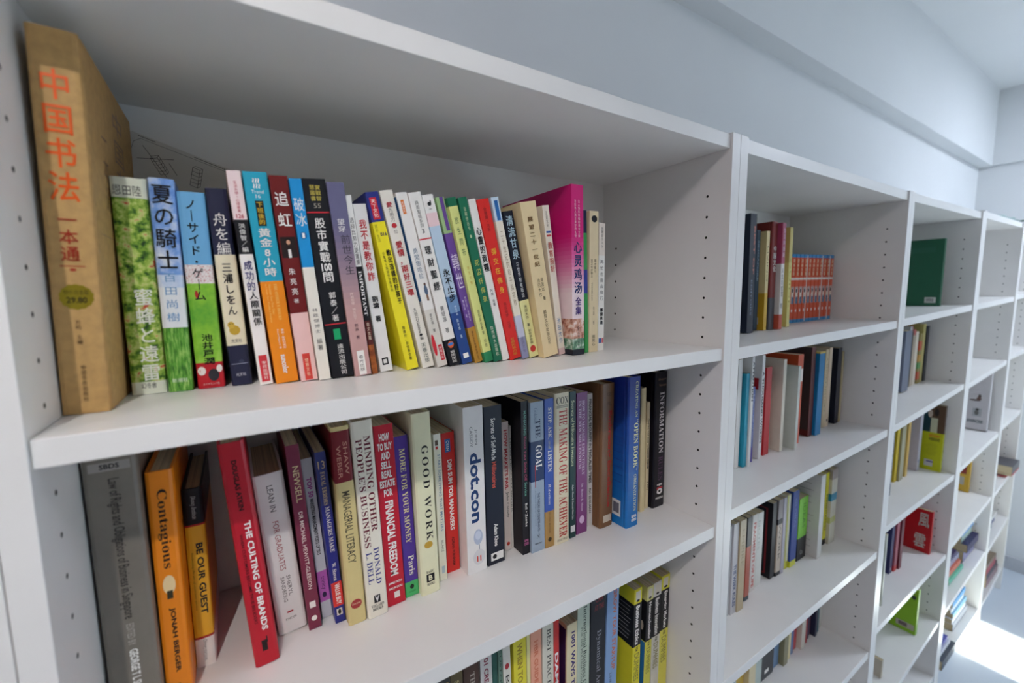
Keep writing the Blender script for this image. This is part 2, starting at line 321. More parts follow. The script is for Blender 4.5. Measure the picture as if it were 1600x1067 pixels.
# measured positions: x, y of the spine, shelf height, thickness, height, lean
G = {
 'br': (-0.7374, 0.068, 0, 0.028, 0.2826, 0.0186),
 'b2': (-0.7063, 0.1283, 0, 0.026, 0.1956, -0.0013),
 'b3': (-0.6827, 0.1252, 0, 0.0194, 0.1971, -0.0018),
 'b4': (-0.6585, 0.1263, 0, 0.0224, 0.1876, -0.0175),
 'b5': (-0.6326, 0.124, 0, 0.0178, 0.1928, -0.0473),
 'b6': (-0.6119, 0.1118, 0, 0.0117, 0.2087, -0.0711),
 'b7': (-0.593, 0.1096, 0, 0.0207, 0.2092, -0.078),
 'b8': (-0.5725, 0.1068, 0, 0.0165, 0.2078, -0.0815),
 'b9': (-0.5576, 0.1034, 0, 0.0113, 0.2063, -0.0833),
 'b10': (-0.5387, 0.1042, 0, 0.0225, 0.2081, -0.0919),
 'b11': (-0.5179, 0.1018, 0, 0.0175, 0.207, -0.0942),
 'b12': (-0.5037, 0.106, 0, 0.0064, 0.197, -0.1037),
 'b13': (-0.4886, 0.1129, 0, 0.0146, 0.1899, -0.1185),
 'b14': (-0.4585, 0.1078, 0, 0.0147, 0.2052, -0.1959),
 'b15': (-0.4388, 0.1068, 0, 0.0148, 0.209, -0.2132),
 'b16': (-0.4217, 0.1037, 0, 0.0133, 0.2084, -0.2163),
 'b17': (-0.4052, 0.102, 0, 0.0154, 0.2098, -0.2236),
 'b18': (-0.3869, 0.1043, 0, 0.0145, 0.2099, -0.2311),
 'b19': (-0.3691, 0.106, 0, 0.0111, 0.2098, -0.237),
 'b20': (-0.3569, 0.1005, 0, 0.0121, 0.2097, -0.2365),
 'b21': (-0.3443, 0.0981, 0, 0.0121, 0.2106, -0.2313),
 'b22': (-0.3306, 0.1009, 0, 0.0109, 0.2105, -0.2284),
 'b23': (-0.3157, 0.0992, 0, 0.0173, 0.2112, -0.2295),
 'b24': (-0.3009, 0.0973, 0, 0.011, 0.2151, -0.2182),
 'b25': (-0.2845, 0.1004, 0, 0.0154, 0.1992, -0.2105),
 'b26': (-0.2636, 0.0886, 0, 0.0253, 0.2102, -0.1851),
 'b27': (-0.2354, 0.0987, 0, 0.0113, 0.2107, -0.1453),
 'b28': (-0.2185, 0.0824, 0, 0.0221, 0.2381, -0.0193),
 'b29': (-0.1914, 0.0949, 0, 0.0068, 0.2082, -0.0292),
 'b30': (-0.1789, 0.0941, 0, 0.0178, 0.2084, -0.004),
 'b31': (-0.1585, 0.0991, 0, 0.0122, 0.1936, 0.0005),
 'c1': (-0.7318, 0.09, -0.297, 0.0355, 0.2567, -0.0039),
 'c2': (-0.7037, 0.1, -0.297, 0.0203, 0.2308, 0.0045),
 'c3': (-0.6847, 0.1373, -0.297, 0.0174, 0.1947, 0.0064),
 'c4': (-0.6302, 0.1038, -0.297, 0.0227, 0.245, -0.0687),
 'c5': (-0.6021, 0.1389, -0.297, 0.0303, 0.1928, -0.0752),
 'c6': (-0.5798, 0.1295, -0.297, 0.0136, 0.2238, -0.0539),
 'c7': (-0.5648, 0.1416, -0.297, 0.0116, 0.2016, -0.0615),
 'c8': (-0.553, 0.1237, -0.297, 0.0115, 0.212, -0.0559),
 'c9': (-0.5363, 0.1099, -0.297, 0.0207, 0.2412, -0.0356),
 'c10': (-0.5126, 0.1079, -0.297, 0.0245, 0.2442, -0.0382),
 'c11': (-0.4876, 0.1161, -0.297, 0.023, 0.2329, -0.0327),
 'c12': (-0.4655, 0.1201, -0.297, 0.0176, 0.2139, -0.0369),
 'c13': (-0.4437, 0.1103, -0.297, 0.0257, 0.2415, -0.0277),
 'c14': (-0.4192, 0.1263, -0.297, 0.0105, 0.2053, -0.02),
 'c15': (-0.3997, 0.1361, -0.297, 0.0189, 0.2011, -0.02),
 'c16': (-0.373, 0.1154, -0.297, 0.0299, 0.2371, -0.0115),
 'c17': (-0.3408, 0.1178, -0.297, 0.0283, 0.2326, -0.0125),
 'c18': (-0.3087, 0.1365, -0.297, 0.0115, 0.1998, -0.0182),
 'c19': (-0.3004, 0.137, -0.297, 0.0037, 0.1923, -0.0175),
 'c20': (-0.2918, 0.1128, -0.297, 0.0131, 0.2329, -0.0082),
 'c21': (-0.273, 0.1085, -0.297, 0.024, 0.2304, -0.0076),
 'c22': (-0.2523, 0.1074, -0.297, 0.0167, 0.2324, -0.0059),
 'c23': (-0.2295, 0.1049, -0.297, 0.0283, 0.2383, -0.0031),
 'c24': (-0.2058, 0.1081, -0.297, 0.0126, 0.2367, -0.005),
 'c25': (-0.1852, 0.1101, -0.297, 0.0222, 0.232, -0.006),
 'c26': (-0.1594, 0.119, -0.297, 0.0111, 0.225, -0.0085),
 'c27': (-0.139, 0.1018, -0.297, 0.0293, 0.2415, 0.0049),
 'c28': (-0.1035, 0.078, -0.297, 0.0292, 0.2522, 0.0026),
 'c29': (-0.0493, 0.1023, -0.297, 0.0123, 0.223, -0.011),
 'c30': (-0.0334, 0.1068, -0.297, 0.0074, 0.1946, -0.0037),
 'c31': (-0.0116, 0.0989, -0.297, 0.0323, 0.2472, 0.0018),
 'd0': (-0.4466, 0.066, -0.655, 0.0192, 0.3448, -0.0139),
 'd1': (-0.4282, 0.066, -0.655, 0.0165, 0.3448, -0.0134),
 'd2': (-0.4049, 0.066, -0.655, 0.0221, 0.3268, -0.0227),
 'd3': (-0.3849, 0.066, -0.655, 0.0174, 0.326, -0.0172),
 'd4': (-0.3714, 0.066, -0.655, 0.0079, 0.3085, -0.0194),
 'd5': (-0.364, 0.066, -0.655, 0.0066, 0.322, -0.0144),
 'd6': (-0.3496, 0.066, -0.655, 0.012, 0.2853, -0.0317),
 'd7': (-0.333, 0.066, -0.655, 0.0208, 0.3156, -0.0137),
 'd8': (-0.3188, 0.066, -0.655, 0.0057, 0.3017, -0.0131),
 'd9': (-0.3063, 0.066, -0.655, 0.019, 0.3123, -0.0109),
 'd10': (-0.2863, 0.066, -0.655, 0.0199, 0.3135, -0.0065),
 'd11': (-0.2707, 0.066, -0.655, 0.01, 0.2795, -0.0072),
 'd12': (-0.2279, 0.085, -0.655, 0.0209, 0.2344, 0.0073),
 'd13': (-0.2031, 0.085, -0.655, 0.0258, 0.2764, 0.0033),
 'd14': (-0.1728, 0.085, -0.655, 0.0332, 0.2702, 0.0085),
 'd15': (-0.1423, 0.085, -0.655, 0.0271, 0.2663, 0.0214),
 'd16': (-0.0792, 0.085, -0.655, 0.0198, 0.2322, 0.015),
 'd17': (-0.0487, 0.085, -0.655, 0.0169, 0.2239, 0.0219),
 'd18': (-0.0274, 0.085, -0.655, 0.0212, 0.2245, 0.0148),
 'd19': (-0.005, 0.085, -0.655, 0.0227, 0.2293, 0.0138),
 'e1': (0.2675, 0.1011, 0.0017, 0.0237, 0.2416, -0.018),
 'e2': (0.3197, 0.1178, 0.0027, 0.0139, 0.2141, -0.0163),
 'e3': (0.3391, 0.1075, 0.0031, 0.0124, 0.2118, -0.021),
 'e4': (0.3624, 0.1055, 0.0036, 0.0235, 0.232, -0.0178),
 'e5': (0.3827, 0.097, 0.0039, 0.0136, 0.2303, -0.0169),
 'e6': (0.4429, 0.1096, 0.0052, 0.0136, 0.2249, -0.0214),
 'm0': (0.5495, 0.152, 0.0069, 0.0181, 0.172, 0.0),
 'm1': (0.5681, 0.151, 0.0072, 0.0181, 0.172, 0.0),
 'm2': (0.5867, 0.15, 0.0076, 0.0181, 0.172, 0.0),
 'm3': (0.6053, 0.149, 0.008, 0.0181, 0.172, 0.0),
 'm4': (0.6239, 0.148, 0.0083, 0.0181, 0.172, 0.0),
 'm5': (0.6425, 0.147, 0.0087, 0.0181, 0.172, 0.0),
 'm6': (0.6611, 0.146, 0.009, 0.0181, 0.172, 0.0),
 'm7': (0.6797, 0.145, 0.0094, 0.0181, 0.172, 0.0),
 'm8': (0.6983, 0.144, 0.0097, 0.0181, 0.172, 0.0),
 'm9': (0.7169, 0.143, 0.0101, 0.0181, 0.172, 0.0),
 'm10': (0.7355, 0.142, 0.0105, 0.0181, 0.172, 0.0),
 'f1': (0.2254, 0.0922, -0.2788, 0.0145, 0.23, -0.0028),
 'f2': (0.2454, 0.0863, -0.2784, 0.012, 0.1991, -0.0061),
 'f3': (0.2561, 0.0827, -0.2783, 0.0091, 0.2335, -0.0024),
 'f4': (0.2813, 0.0918, -0.2778, 0.0072, 0.1651, -0.0022),
 'f5': (0.3152, 0.0919, -0.2772, 0.0112, 0.2289, -0.0053),
 'f6': (0.347, 0.0953, -0.2765, 0.0227, 0.1986, -0.0087),
 'f7': (0.3951, 0.0862, -0.2757, 0.0134, 0.2117, -0.0033),
 'f8': (0.433, 0.0726, -0.275, 0.0115, 0.1936, -0.0018),
 'f10': (0.5538, 0.0945, -0.2726, 0.0209, 0.2236, -0.0218),
 'f12': (0.5788, 0.0875, -0.2723, 0.0287, 0.2105, 0.0003),
 'f13': (0.6515, 0.1047, -0.2709, 0.0164, 0.2074, -0.0079),
 'f14': (0.6685, 0.1036, -0.2706, 0.0173, 0.2108, -0.0048),
 'f15': (0.7163, 0.1, -0.2696, 0.0227, 0.2053, -0.0148),
 'f16': (0.7376, 0.1008, -0.2692, 0.012, 0.1941, -0.0122),
 'g1': (0.2169, 0.0909, -0.607, 0.0064, 0.2033, 0.002),
 'g2': (0.2313, 0.0875, -0.6069, 0.0198, 0.2067, -0.0034),
 'g3': (0.2531, 0.0845, -0.6068, 0.0233, 0.2089, -0.0037),
 'g4': (0.2956, 0.0942, -0.6066, 0.0177, 0.1983, -0.0002),
 'g5': (0.336, 0.1039, -0.6064, 0.0216, 0.187, 0.0018),
 'g5b': (0.3671, 0.1071, -0.6063, 0.0257, 0.1819, -0.001),
 'g6': (0.422, 0.102, -0.606, 0.0209, 0.1924, -0.0064),
 'g7': (0.444, 0.0994, -0.6059, 0.0217, 0.195, -0.0087),
 'g8': (0.4611, 0.0979, -0.6059, 0.0121, 0.196, -0.0057),
 'g9': (0.4878, 0.1017, -0.6057, 0.0184, 0.1936, -0.0027),
 'g10': (0.5125, 0.0969, -0.6056, 0.0303, 0.1995, -0.0037),
 'g11': (0.5615, 0.0994, -0.6054, 0.0465, 0.1679, -0.0073),
 'g12': (0.606, 0.0763, -0.6052, 0.0241, 0.224, -0.0029),
 'g13': (0.684, 0.0961, -0.6049, 0.0158, 0.2049, -0.0026),
 'g14': (0.7104, 0.0888, -0.6047, 0.0332, 0.2111, -0.0108),
}
# ---------------------------------------------------------------- the room
def struct(name, x0, x1, y0, y1, z0, z1, m, **k): return box(name, x0, x1, y0, y1, z0, z1, m, kind='structure', **k)
BW = 0.285     # face of the wall behind the bookcases
END = 2.78
struct('floor', -4.2, END + .1, -3.2, BW + .1, FLOOR - .1, FLOOR, FLOORM)
struct('ceiling', -4.2, END + .1, -3.2, BW + .1, CEIL, CEIL + .1, WALLM)
struct('wall_back', -4.2, END + .1, BW, BW + .1, FLOOR, CEIL, WALLM)
struct('wall_left', -4.2, -4.1, -3.2, BW, FLOOR, CEIL, WALLM)
struct('wall_right', END, END + .1, -3.2, BW, FLOOR, CEIL, WALLM)
# boxed-out beam along the top of the back wall, and a shallow one on the end wall
struct('trim_1', -4.1, END, BW - .052, BW, 0.728, CEIL, WALLM)
struct('trim_2', END - .02, END, -3.1, BW - .052, 0.728, CEIL, WALLM)
struct('baseboard_right', END - .012, END, -3.1, BW, FLOOR, FLOOR + .07, mat('#c9ccd0', rough=.5))
# front wall with three window openings, behind the viewer
WZ0, WZ1 = -1.05, 0.62
xs = [-4.1] + [v for w in WINS for v in w] + [END]
for i in range(0, len(xs), 2):
    struct('wall_front', xs[i], xs[i + 1], -3.2, -3.1, FLOOR, CEIL, WALLM)
for i, (a, b) in enumerate(WINS):
    z0 = FLOOR + .02 if i == 1 else WZ0
    if z0 > FLOOR + .1: struct('wall_front', a, b, -3.2, -3.1, FLOOR, z0, WALLM)
    struct('wall_front', a, b, -3.2, -3.1, WZ1, CEIL, WALLM)
    bm = bmesh.new(); f = .03
    for q in ((a, a + f, z0, WZ1), (b - f, b, z0, WZ1), (a + f, b - f, z0, z0 + f), (a + f, b - f, WZ1 - f, WZ1)):
        box_bm(bm, q[0], q[1], -3.18, -3.12, q[2], q[3])
    wf = link('window_%d' % (i + 1), fin(bm, 'window_frame'), mat('#d8dadc', rough=.4), None, kind='structure')
    g = bpy.data.materials.get('window_glass')
    if not g:
        g = bpy.data.materials.new('window_glass'); g.use_nodes = True
        nt = g.node_tree; nt.nodes.clear()
        ou = nt.nodes.new('ShaderNodeOutputMaterial'); tr = nt.nodes.new('ShaderNodeBsdfTransparent'); gl = nt.nodes.new('ShaderNodeBsdfGlossy'); mx = nt.nodes.new('ShaderNodeMixShader')
        gl.inputs['Roughness'].default_value = 0.02; mx.inputs[0].default_value = 0.06
        nt.links.new(tr.outputs[0], mx.inputs[1]); nt.links.new(gl.outputs[0], mx.inputs[2]); nt.links.new(mx.outputs[0], ou.inputs[0])
    box('pane', a + f, b - f, -3.152, -3.148, z0 + f, WZ1 - f, g, wf)

# the ceiling spotlight
lt = empty('track_spotlight', (-0.90, -0.815, CEIL), 'white ceiling track spotlight above the shelf front', 'lamp')
LM = mat('#e8e8e8', rough=.35)
box('mounting_bar', -.35, .35, -.018, .018, -.02, 0, LM, lt, bevel=.002)
bm = bmesh.new(); bmesh.ops.create_cone(bm, cap_ends=True, segments=16, radius1=.008, radius2=.008, depth=.09, matrix=Matrix.Translation((0, 0, -.065)))
link('stem', fin(bm, 'stem'), LM, lt)
bm = bmesh.new()
R_ = Vector((0.35, 0.75, -0.85)).to_track_quat('-Z', 'Y').to_matrix().to_4x4()
bmesh.ops.create_cone(bm, cap_ends=False, segments=24, radius1=.036, radius2=.028, depth=.08, matrix=Matrix.Translation((0, 0, -.183)) @ R_ @ Matrix.Translation((0, 0, .045)))
link('lamp_shade', fin(bm, 'lamp_shade'), LM, lt)

for nm, px_, py_, _e, _c in FILL_LIGHTS:  # square bodies for the added fill lights, out of view
    cp = empty('ceiling_light', (px_, py_, CEIL), 'square flat ceiling light panel, ' + {'a': 'farthest to the left', 'b': 'above the nearest bookcase', 'c': 'above the second bookcase', 'd': 'nearest the end wall'}[nm], 'lamp')
    box('frame', -.24, .24, -.24, .24, -.02, 0, LM, cp)
# unseen slabs added outside to keep the sun off two of the windows
struct('trim_3', -2.6, 1.70, -6.3, -3.2, WZ1 + .05, WZ1 + .12, WALLM)
struct('trim_4', 2.2, END + .1, -6.3, -3.2, WZ1 + .05, WZ1 + .12, WALLM)

# ---------------------------------------------------------------- the bookcases
YF, YB = 0.0, 0.275
def bookcase(n, xa, xb, t0, t1, tb, shelves, label, zt=None, holes=((0, 1)), pins_z=0.2393):
    """xa..xb inside width, t0/t1 thickness of the left and right side; tb=(left,right) underside of the top"""
    mid = (xa + xb) / 2
    root = empty('bookcase', (mid, 0, FLOOR), label, 'bookcase', 'row of white bookcases along the wall')
    def P(name, x0, x1, y0, y1, z0, z1, zr0=None, zr1=None, bevel=.0006):
        return box(name, x0 - mid, x1 - mid, y0, y1, z0 - FLOOR, z1 - FLOOR, WHITE, root, bevel, None if zr0 is None else zr0 - FLOOR, None if zr1 is None else zr1 - FLOOR)
    P('side_panel', xa - t0, xa, YF, YB, FLOOR, tb[0] + .0225)
    P('side_panel', xb, xb + t1, YF, YB, FLOOR, tb[1] + .0225)
    P('back_panel', xa, xb, YB - .005, YB, FLOOR + .06, tb[0] + .02, None, tb[1] + .02, bevel=0)
    P('top_panel', xa, xb, .004, YB - .005, tb[0], tb[0] + .0205, tb[1], tb[1] + .0205)
    for zl, zr in shelves:
        P('shelf', xa + .0006, xb - .0006, .003, YB - .0055, zl - .0195, zl, zr - .0195, zr)
    P('plinth', xa, xb, .02, .036, FLOOR, FLOOR + .05)
    # shelf-pin holes: two columns of flat dark discs that paint their inner shade
    for x, sgn, zo in ((xa, 1, 0), (xb, -1, tb[1] - .3035)):
        bm = bmesh.new()
        for y in (.0385, .233):
            for k in range(0 if y < .1 else 2, 46):
                z = pins_z - .032 * k + zo
                if z < FLOOR + .12: break
                if any(zl - .024 < z - zo * 0 < zl + .003 for zl in [(s[0] if sgn > 0 else s[1]) for s in shelves]): continue
                r = .0021; c = bm.verts.new((x - mid + sgn * .0002, y, z - FLOOR)); vs = []
                for i in range(10):
                    a = 2 * PI * i / 10; vs.append(bm.verts.new((x - mid + sgn * .0002, y + r * math.cos(a), z - FLOOR + r * math.sin(a))))
                for i in range(10): bm.faces.new((c, vs[i], vs[(i + 1) % 10]))
        link('pin_holes', fin(bm, 'pin_holes'), HOLE, root, kind='stuff')
    return root
SH = {
 0: [(0.0, 0.0), (-.297, -.297), (-.655, -.655), (-.92, -.92), (-1.17, -1.17), (-1.34, -1.34)],
 1: [(0.0, 0.0), (-.297, -.297), (-.655, -.655), (-.92, -.92), (-1.17, -1.17), (-1.34, -1.34)],
 2: [(-.0027, .011), (-.282, -.269), (-.607, -.604), (-.904, -.897), (-1.17, -1.165), (-1.34, -1.34)],
 3: [(.0135, .035), (-.268, -.234), (-.549, -.556), (-.849, -.851), (-1.165, -1.11), (-1.345, -1.335)],
 4: [(.036, .054), (-.241, -.211), (-.548, -.520), (-.836, -.808), (-1.10, -1.062), (-1.336, -1.336)],
 5: [(.060, .072), (-.196, -.188), (-.505, -.490), (-.812, -.776), (-1.075, -1.03), (-1.34, -1.295)],
}
bookcase(0, -1.53, -.788, .018, .0175, (.3035, .3035), SH[0], 'white bookcase at the far left, only its side edge in view')
bookcase(1, -.752, .0105, .0178, .0208, (.3035, .3035), SH[1], 'large nearest white bookcase holding the sharpest rows of books')
bookcase(2, .053, .765, .0212, .0195, (.3035, .305), SH[2], 'second white bookcase, right of the nearest one')
bookcase(3, .804, 1.448, .0193, .0245, (.306, .317), SH[3], 'third white bookcase, with the green book standing on its top tier')
bookcase(4, 1.50, 2.075, .0270, .0175, (.323, .331), SH[4], 'fourth white bookcase, mostly empty upper tiers')
bookcase(5, 2.111, 2.50, .0180, .018, (.334, .338), SH[5], 'farthest white bookcase beside the end wall')
def shz(n, lev, x):
    a, b = {1: (-.752, .0105), 2: (.053, .765), 3: (.804, 1.448), 4: (1.50, 2.075), 5: (2.111, 2.50)}[n]
    l, r = SH[n][lev]; return l + (r - l) * (x - a) / (b - a)
# ---------------------------------------------------------------- books, upper tier of the nearest bookcase
W_, K_ = '#f4f2ee', '#17171b'
def grad(a, b, c0, c1, n=8):
    h0 = [int(c0[i:i + 2], 16) for i in (1, 3, 5)]; h1 = [int(c1[i:i + 2], 16) for i in (1, 3, 5)]
    return [(a + (b - a) * k / n, a + (b - a) * (k + 1) / n, '#%02x%02x%02x' % tuple(int(p + (q - p) * (k + .5) / n) for p, q in zip(h0, h1))) for k in range(n)]
def bk(key, grp, label, colour, texts=(), bands=(), hard=False, d=.145, **kw):
    x, y, z, w, h, lean = G[key]
    if y + d > .266: d = .266 - y
    if key[0] == 'd': h = min(h, .322)
    if key[0] == 'd' and int(key[1:]) < 16:      # tall books: keep the lettering in the upper part of the spine
        q_ = .70 if int(key[1:]) < 12 else .84
        def mv(it):
            it = list(it); a = 4 if it[0] in 'vrh' else 3
            it[a] = .10 + q_ * it[a] if q_ < .8 else q_ * it[a]; it[a + 1] = .10 + q_ * it[a + 1] if q_ < .8 else q_ * it[a + 1]; return tuple(it)
        texts = [mv(t_) for t_ in texts]
    if key[0] in 'efg' : z += .0105 * w + .0003 + (.0004 if key[0] == 'g' else 0)
    return book((x, y, z + .0003), w, h, d, lean, colour, label, hard=hard, bands=bands, texts=texts, group=grp, **kw)
g1 = 'books on the upper tier of the nearest bookcase'
bk('br', g1, 'very thick kraft-brown book with orange lettering at the left end', 'kraft', [
 ('v','t','中国书法',.48,.10,.43,.60,'#ea5f1a','B'), ('v','s','一本通',.48,.475,.585,.38,'#a8341e','B'), ('b','ornament',.5,.597,.600,.50,'#a8341e'),
 ('e','ornament',.5,.604,.612,.14,'#a8341e'), ('z','price_seal',.52,.645,.715,.72,'foil'), ('h','s','特价白金版',.52,.661,.674,.50,'#4a4210'), ('h','s','29.80',.52,.680,.697,.42,'#3a3208','B'),
 ('v','a','方鸣',.5,.742,.768,.11,'#4a3420'), ('v','a','主编',.5,.782,.808,.11,'#4a3420'), ('v','p','中国华侨出版社',.52,.865,.965,.11,'#3a2a1a')],
 hard=True, d=.195, right_art=[('v','t','中国书法',.62,.06,.42,.22,'#7a5230'), ('v','s','一本通',.3,.2,.42,.1,'#7a5230'), ('b','printed_lines',.3,.5,.502,.4,'#7a5230')])
bk('b2', g1, 'thick novel with a green meadow painting on its spine', 'meadow', [('h','a','恩田陸',.45,.035,.08,.76,K_), ('v','t','蜜蜂と遠雷',.60,.50,.935,.54,'#eef2e6','B'), ('h','p','幻冬舍',.5,.945,.972,.42,K_)],
 bands=[(0, .09, '#dfe3d2'), (.94, 1, '#e2e6d6')], hard=True, d=.13)
bk('b3', g1, 'book with sky above and long grass below on its spine', 'skyprint', [('v','t','夏の騎士',.5,.03,.41,.80,K_,'B'), ('v','a','百田尚樹',.48,.435,.66,.50,'#5f97c8','G'), ('h','p','新潮社',.5,.935,.955,.62,'#e8efe0')],
 bands=[(.44, .50, 'patchy:60:#b8cdec,#e6ebf3'), (.50, .69, '#e9edf2'), (.69, 1, 'grassprint')], hard=True, d=.13)
bk('b4', g1, 'light blue and grass green book with a stadium crowd band', '#74b6e6', [('v','t','ノーサイド・ゲーム',.45,.04,.54,.40,K_,'B'), ('v','a','池井戸潤',.52,.715,.875,.40,K_,'B'), ('e','player_figure',.32,.49,.53,.12,'#b8322c'),
 ('e','player_figure',.2,.885,.93,.30,'#f0e8e4'), ('e','player_figure',.62,.90,.965,.40,'#2c2c34'), ('e','player_figure',.85,.88,.92,.22,'#f0e8e4'), ('h','p','ダイヤモンド社',.5,.972,.985,.6,'#f0e0e0')],
 bands=[(.36, .455, 'crowd'), (.455, .865, 'pitch'), (.865, 1, '#c4222e')], hard=True, d=.13)
bk('b5', g1, 'navy book with a cream paper band and a small yellow cat', '#272a45', [('v','t','舟を編',.5,.12,.325,.62,W_), ('v','a','三浦しをん',.5,.37,.63,.46,K_,'B'), ('e','cat_body',.48,.685,.735,.52,'#c9a63c'), ('e','cat_body',.34,.665,.70,.34,'#d4b24a'),
 ('e','cat_eye',.28,.675,.680,.05,K_), ('e','cat_eye',.40,.675,.680,.05,K_), ('h','p','光文社',.5,.755,.775,.5,K_), ('b','wave_line',.5,.885,.888,.8,'#9aa0b8'), ('e','wave_line',.6,.865,.883,.25,'#3a3e58'), ('h','p','光文社',.5,.935,.952,.48,'#dcdce4')],
 bands=[(.325, .79, '#efe7cb')], hard=True, d=.13)
bk('b6', g1, 'slim white book with a black band and a red label near its foot', '#f3eeea', [('v','s','生活大學・心理叢書',.5,.045,.185,.26,'#c4405a'), ('h','n','126',.5,.192,.212,.55,'#b83a4a','B'), ('v','a','洪偉智／編',.5,.235,.365,.45,W_),
 ('v','t','成功的',.5,.405,.545,.62,'#3b3a78','B'), ('v','t','人際關係',.56,.55,.71,.62,K_,'B'), ('b','label',.5,.855,.985,.62,'#d23a44'), ('v','p','宇河出版社',.55,.885,.975,.34,W_)],
 bands=[(0, .218, '#f2dcdc'), (.218, .375, '#15151a')])
bk('b7', g1, 'teal over orange paperback with white characters and a numeral', '#2aa5c2', [('r','p','≋≋',.5,.03,.075,.3,W_), ('h','p','Trend',.5,.082,.097,.5,W_), ('h','n','16',.5,.102,.118,.2,W_), ('b','label',.5,.13,.245,.34,'#1a1a16'), ('v','s','下班後的',.5,.137,.238,.26,'#d9b33a','B'),
 ('v','t','黃金8小時',.52,.255,.48,.52,W_,'B'), ('r','s','THE OTHER 8 HOURS',.62,.515,.69,.14,'#f6c56a','S'), ('r','s','Maximize Your Free Time',.38,.515,.66,.10,'#f6c56a','S'), ('r','s','to Create New Wealth & Purpose',.22,.515,.70,.10,'#f6c56a','S'),
 ('v','a','羅伯・帕格利瑞尼',.62,.735,.83,.13,W_), ('r','a','Robert Pagliarini 著',.42,.735,.83,.11,W_), ('r','p','suncolor',.5,.86,.955,.26,W_,'B')], bands=[(.503, 1, '#ef8e1c')])
bk('b8', g1, 'maroon over pink paperback with a small portrait photo', '#6e1b1b', [('v','t','追虹',.5,.075,.235,.72,W_,'BG'), ('b','portrait_photo',.5,.285,.385,.86,'#241818'), ('e','portrait_photo',.5,.292,.322,.34,'#0f0c0c'), ('e','portrait_photo',.5,.300,.322,.22,'#c9987c'), ('b','portrait_photo',.5,.345,.385,.16,'#e8e4e0'),
 ('v','a','朱亮亮',.45,.435,.565,.36,W_,'G'), ('h','a','著',.45,.585,.605,.28,W_), ('b','label',.5,.86,.995,.44,'#d8443a'), ('v','p','培育文化',.5,.885,.975,.20,'#f8e2c0')], bands=[(.655, 1, '#f0c6c2')])
bk('b9', g1, 'slim blue and cream paperback with a numbered disc', '#1f92d4', [('v','t','破冰',.5,.09,.225,.82,W_), ('e','number_disc',.5,.252,.288,.55,'#1a6aa8'), ('h','n','1',.5,.258,.282,.2,W_,'B'), ('v','a','林政傑博士',.5,.63,.755,.46,'#55504c','G'), ('v','a','編著',.5,.785,.845,.46,'#55504c')],
 bands=[(.425, 1, '#ece8dc')])
bk('b10', g1, 'thick black book with white title and two red rules', '#16171d', [('v','s','實戰智',.62,.03,.105,.22,'#d6c45a'), ('v','s','慧叢書',.38,.03,.105,.22,'#d6c45a'), ('h','n','55',.5,.118,.14,.30,'#a8a498'), ('b','red_rule',.5,.158,.164,.98,'#cc2c38'),
 ('v','t','股市實戰',.5,.19,.405,.44,W_,'B'), ('h','t','100',.5,.41,.45,.46,W_,'B'), ('v','t','問',.5,.455,.505,.44,W_,'B'), ('v','a','郭泰／著',.55,.555,.705,.30,W_), ('b','red_rule',.5,.716,.722,.98,'#cc2c38'),
 ('b','green_logo',.5,.745,.80,.30,'#1ea468'), ('v','p','遠流出版公司',.56,.825,.985,.28,W_)], d=.14)
bk('b11', g1, 'slate violet fading to dusty pink paperback', '#696889', [('v','s','望穿',.5,.18,.245,.40,W_), ('v','t','前世今生',.62,.26,.46,.55,'#3a3844'), ('v','s','跨越恐懼 預言當下',.5,.555,.70,.20,'#e8d0cc'), ('v','a','郭淑 著',.5,.72,.80,.22,'#4a3040'), ('b','label',.5,.865,.995,.44,W_), ('v','p','春光出版',.5,.89,.975,.28,K_)],
 bands=grad(.2, .65, '#696889', '#c89f9c', 14) + [(.65, 1, '#c89f9c')])
bk('b12', g1, 'very slim white and black book, brown at its foot', '#ecebe8', [('v','t','选择比努力更重要',.5,.12,.375,.66,K_), ('r','t','IMPORTANT',.5,.41,.66,.55,W_,'S'), ('v','a','袁文龙著',.5,.70,.80,.5,'#e8d8c0')], bands=[(.385, .69, '#16161b'), (.69, .83, '#5a2524'), (.83, 1, 'patchy:60:#6a2c18,#c87838')], d=.13)
bk('b13', g1, 'white paperback with red vertical title and black author name', '#e9e8e6', [('v','t','我不是教你詐',.5,.09,.445,.56,'#c93038','B'), ('v','a','劉墉',.5,.535,.61,.48,K_,'B'), ('h','a','著',.5,.655,.69,.42,K_,'B'), ('b','maker_logo',.5,.915,.96,.5,K_), ('b','maker_logo',.5,.925,.95,.28,'#e9e8e6')], d=.13)
bk('b14', g1, 'bright yellow book with a navy head and red tag', '#f0e32c', [('b','label',.45,.03,.145,.52,'#cf2638'), ('v','p','天下文化',.45,.04,.135,.36,W_), ('h','s','016',.66,.215,.235,.5,'#2a2a50','B'), ('v','s','親子',.22,.17,.215,.2,'#8a8420'), ('v','s','生活',.22,.225,.265,.2,'#8a8420'),
 ('v','t','教出這樣的好孩子',.70,.31,.615,.36,K_,'B'), ('v','s','幼教博士陳姝伶的媽媽經',.30,.32,.54,.18,'#4a4a20'), ('v','a','陳姝伶、余怡菁合著',.5,.745,.945,.24,K_)], bands=[(0, .158, '#2c3580')], d=.14)
bk('b15', g1, 'off white novel with red title and a red asterisk', '#e9e5da', [('h','s','愛',.5,.062,.088,.44,'#c83a48','B'), ('v','s','九把刀',.5,.092,.165,.32,K_), ('z','red_asterisk',.5,.172,.20,.42,'#c8343c'), ('h','n','02',.5,.21,.228,.26,'#77726c'), ('v','t','愛情，兩好三壞',.5,.27,.575,.54,'#c8343c','B'),
 ('v','a','九把刀',.5,.645,.72,.28,K_), ('r','a','Giddens◆著',.5,.725,.835,.3,K_), ('v','p','天春出版',.5,.855,.97,.40,'#4a5a58')])
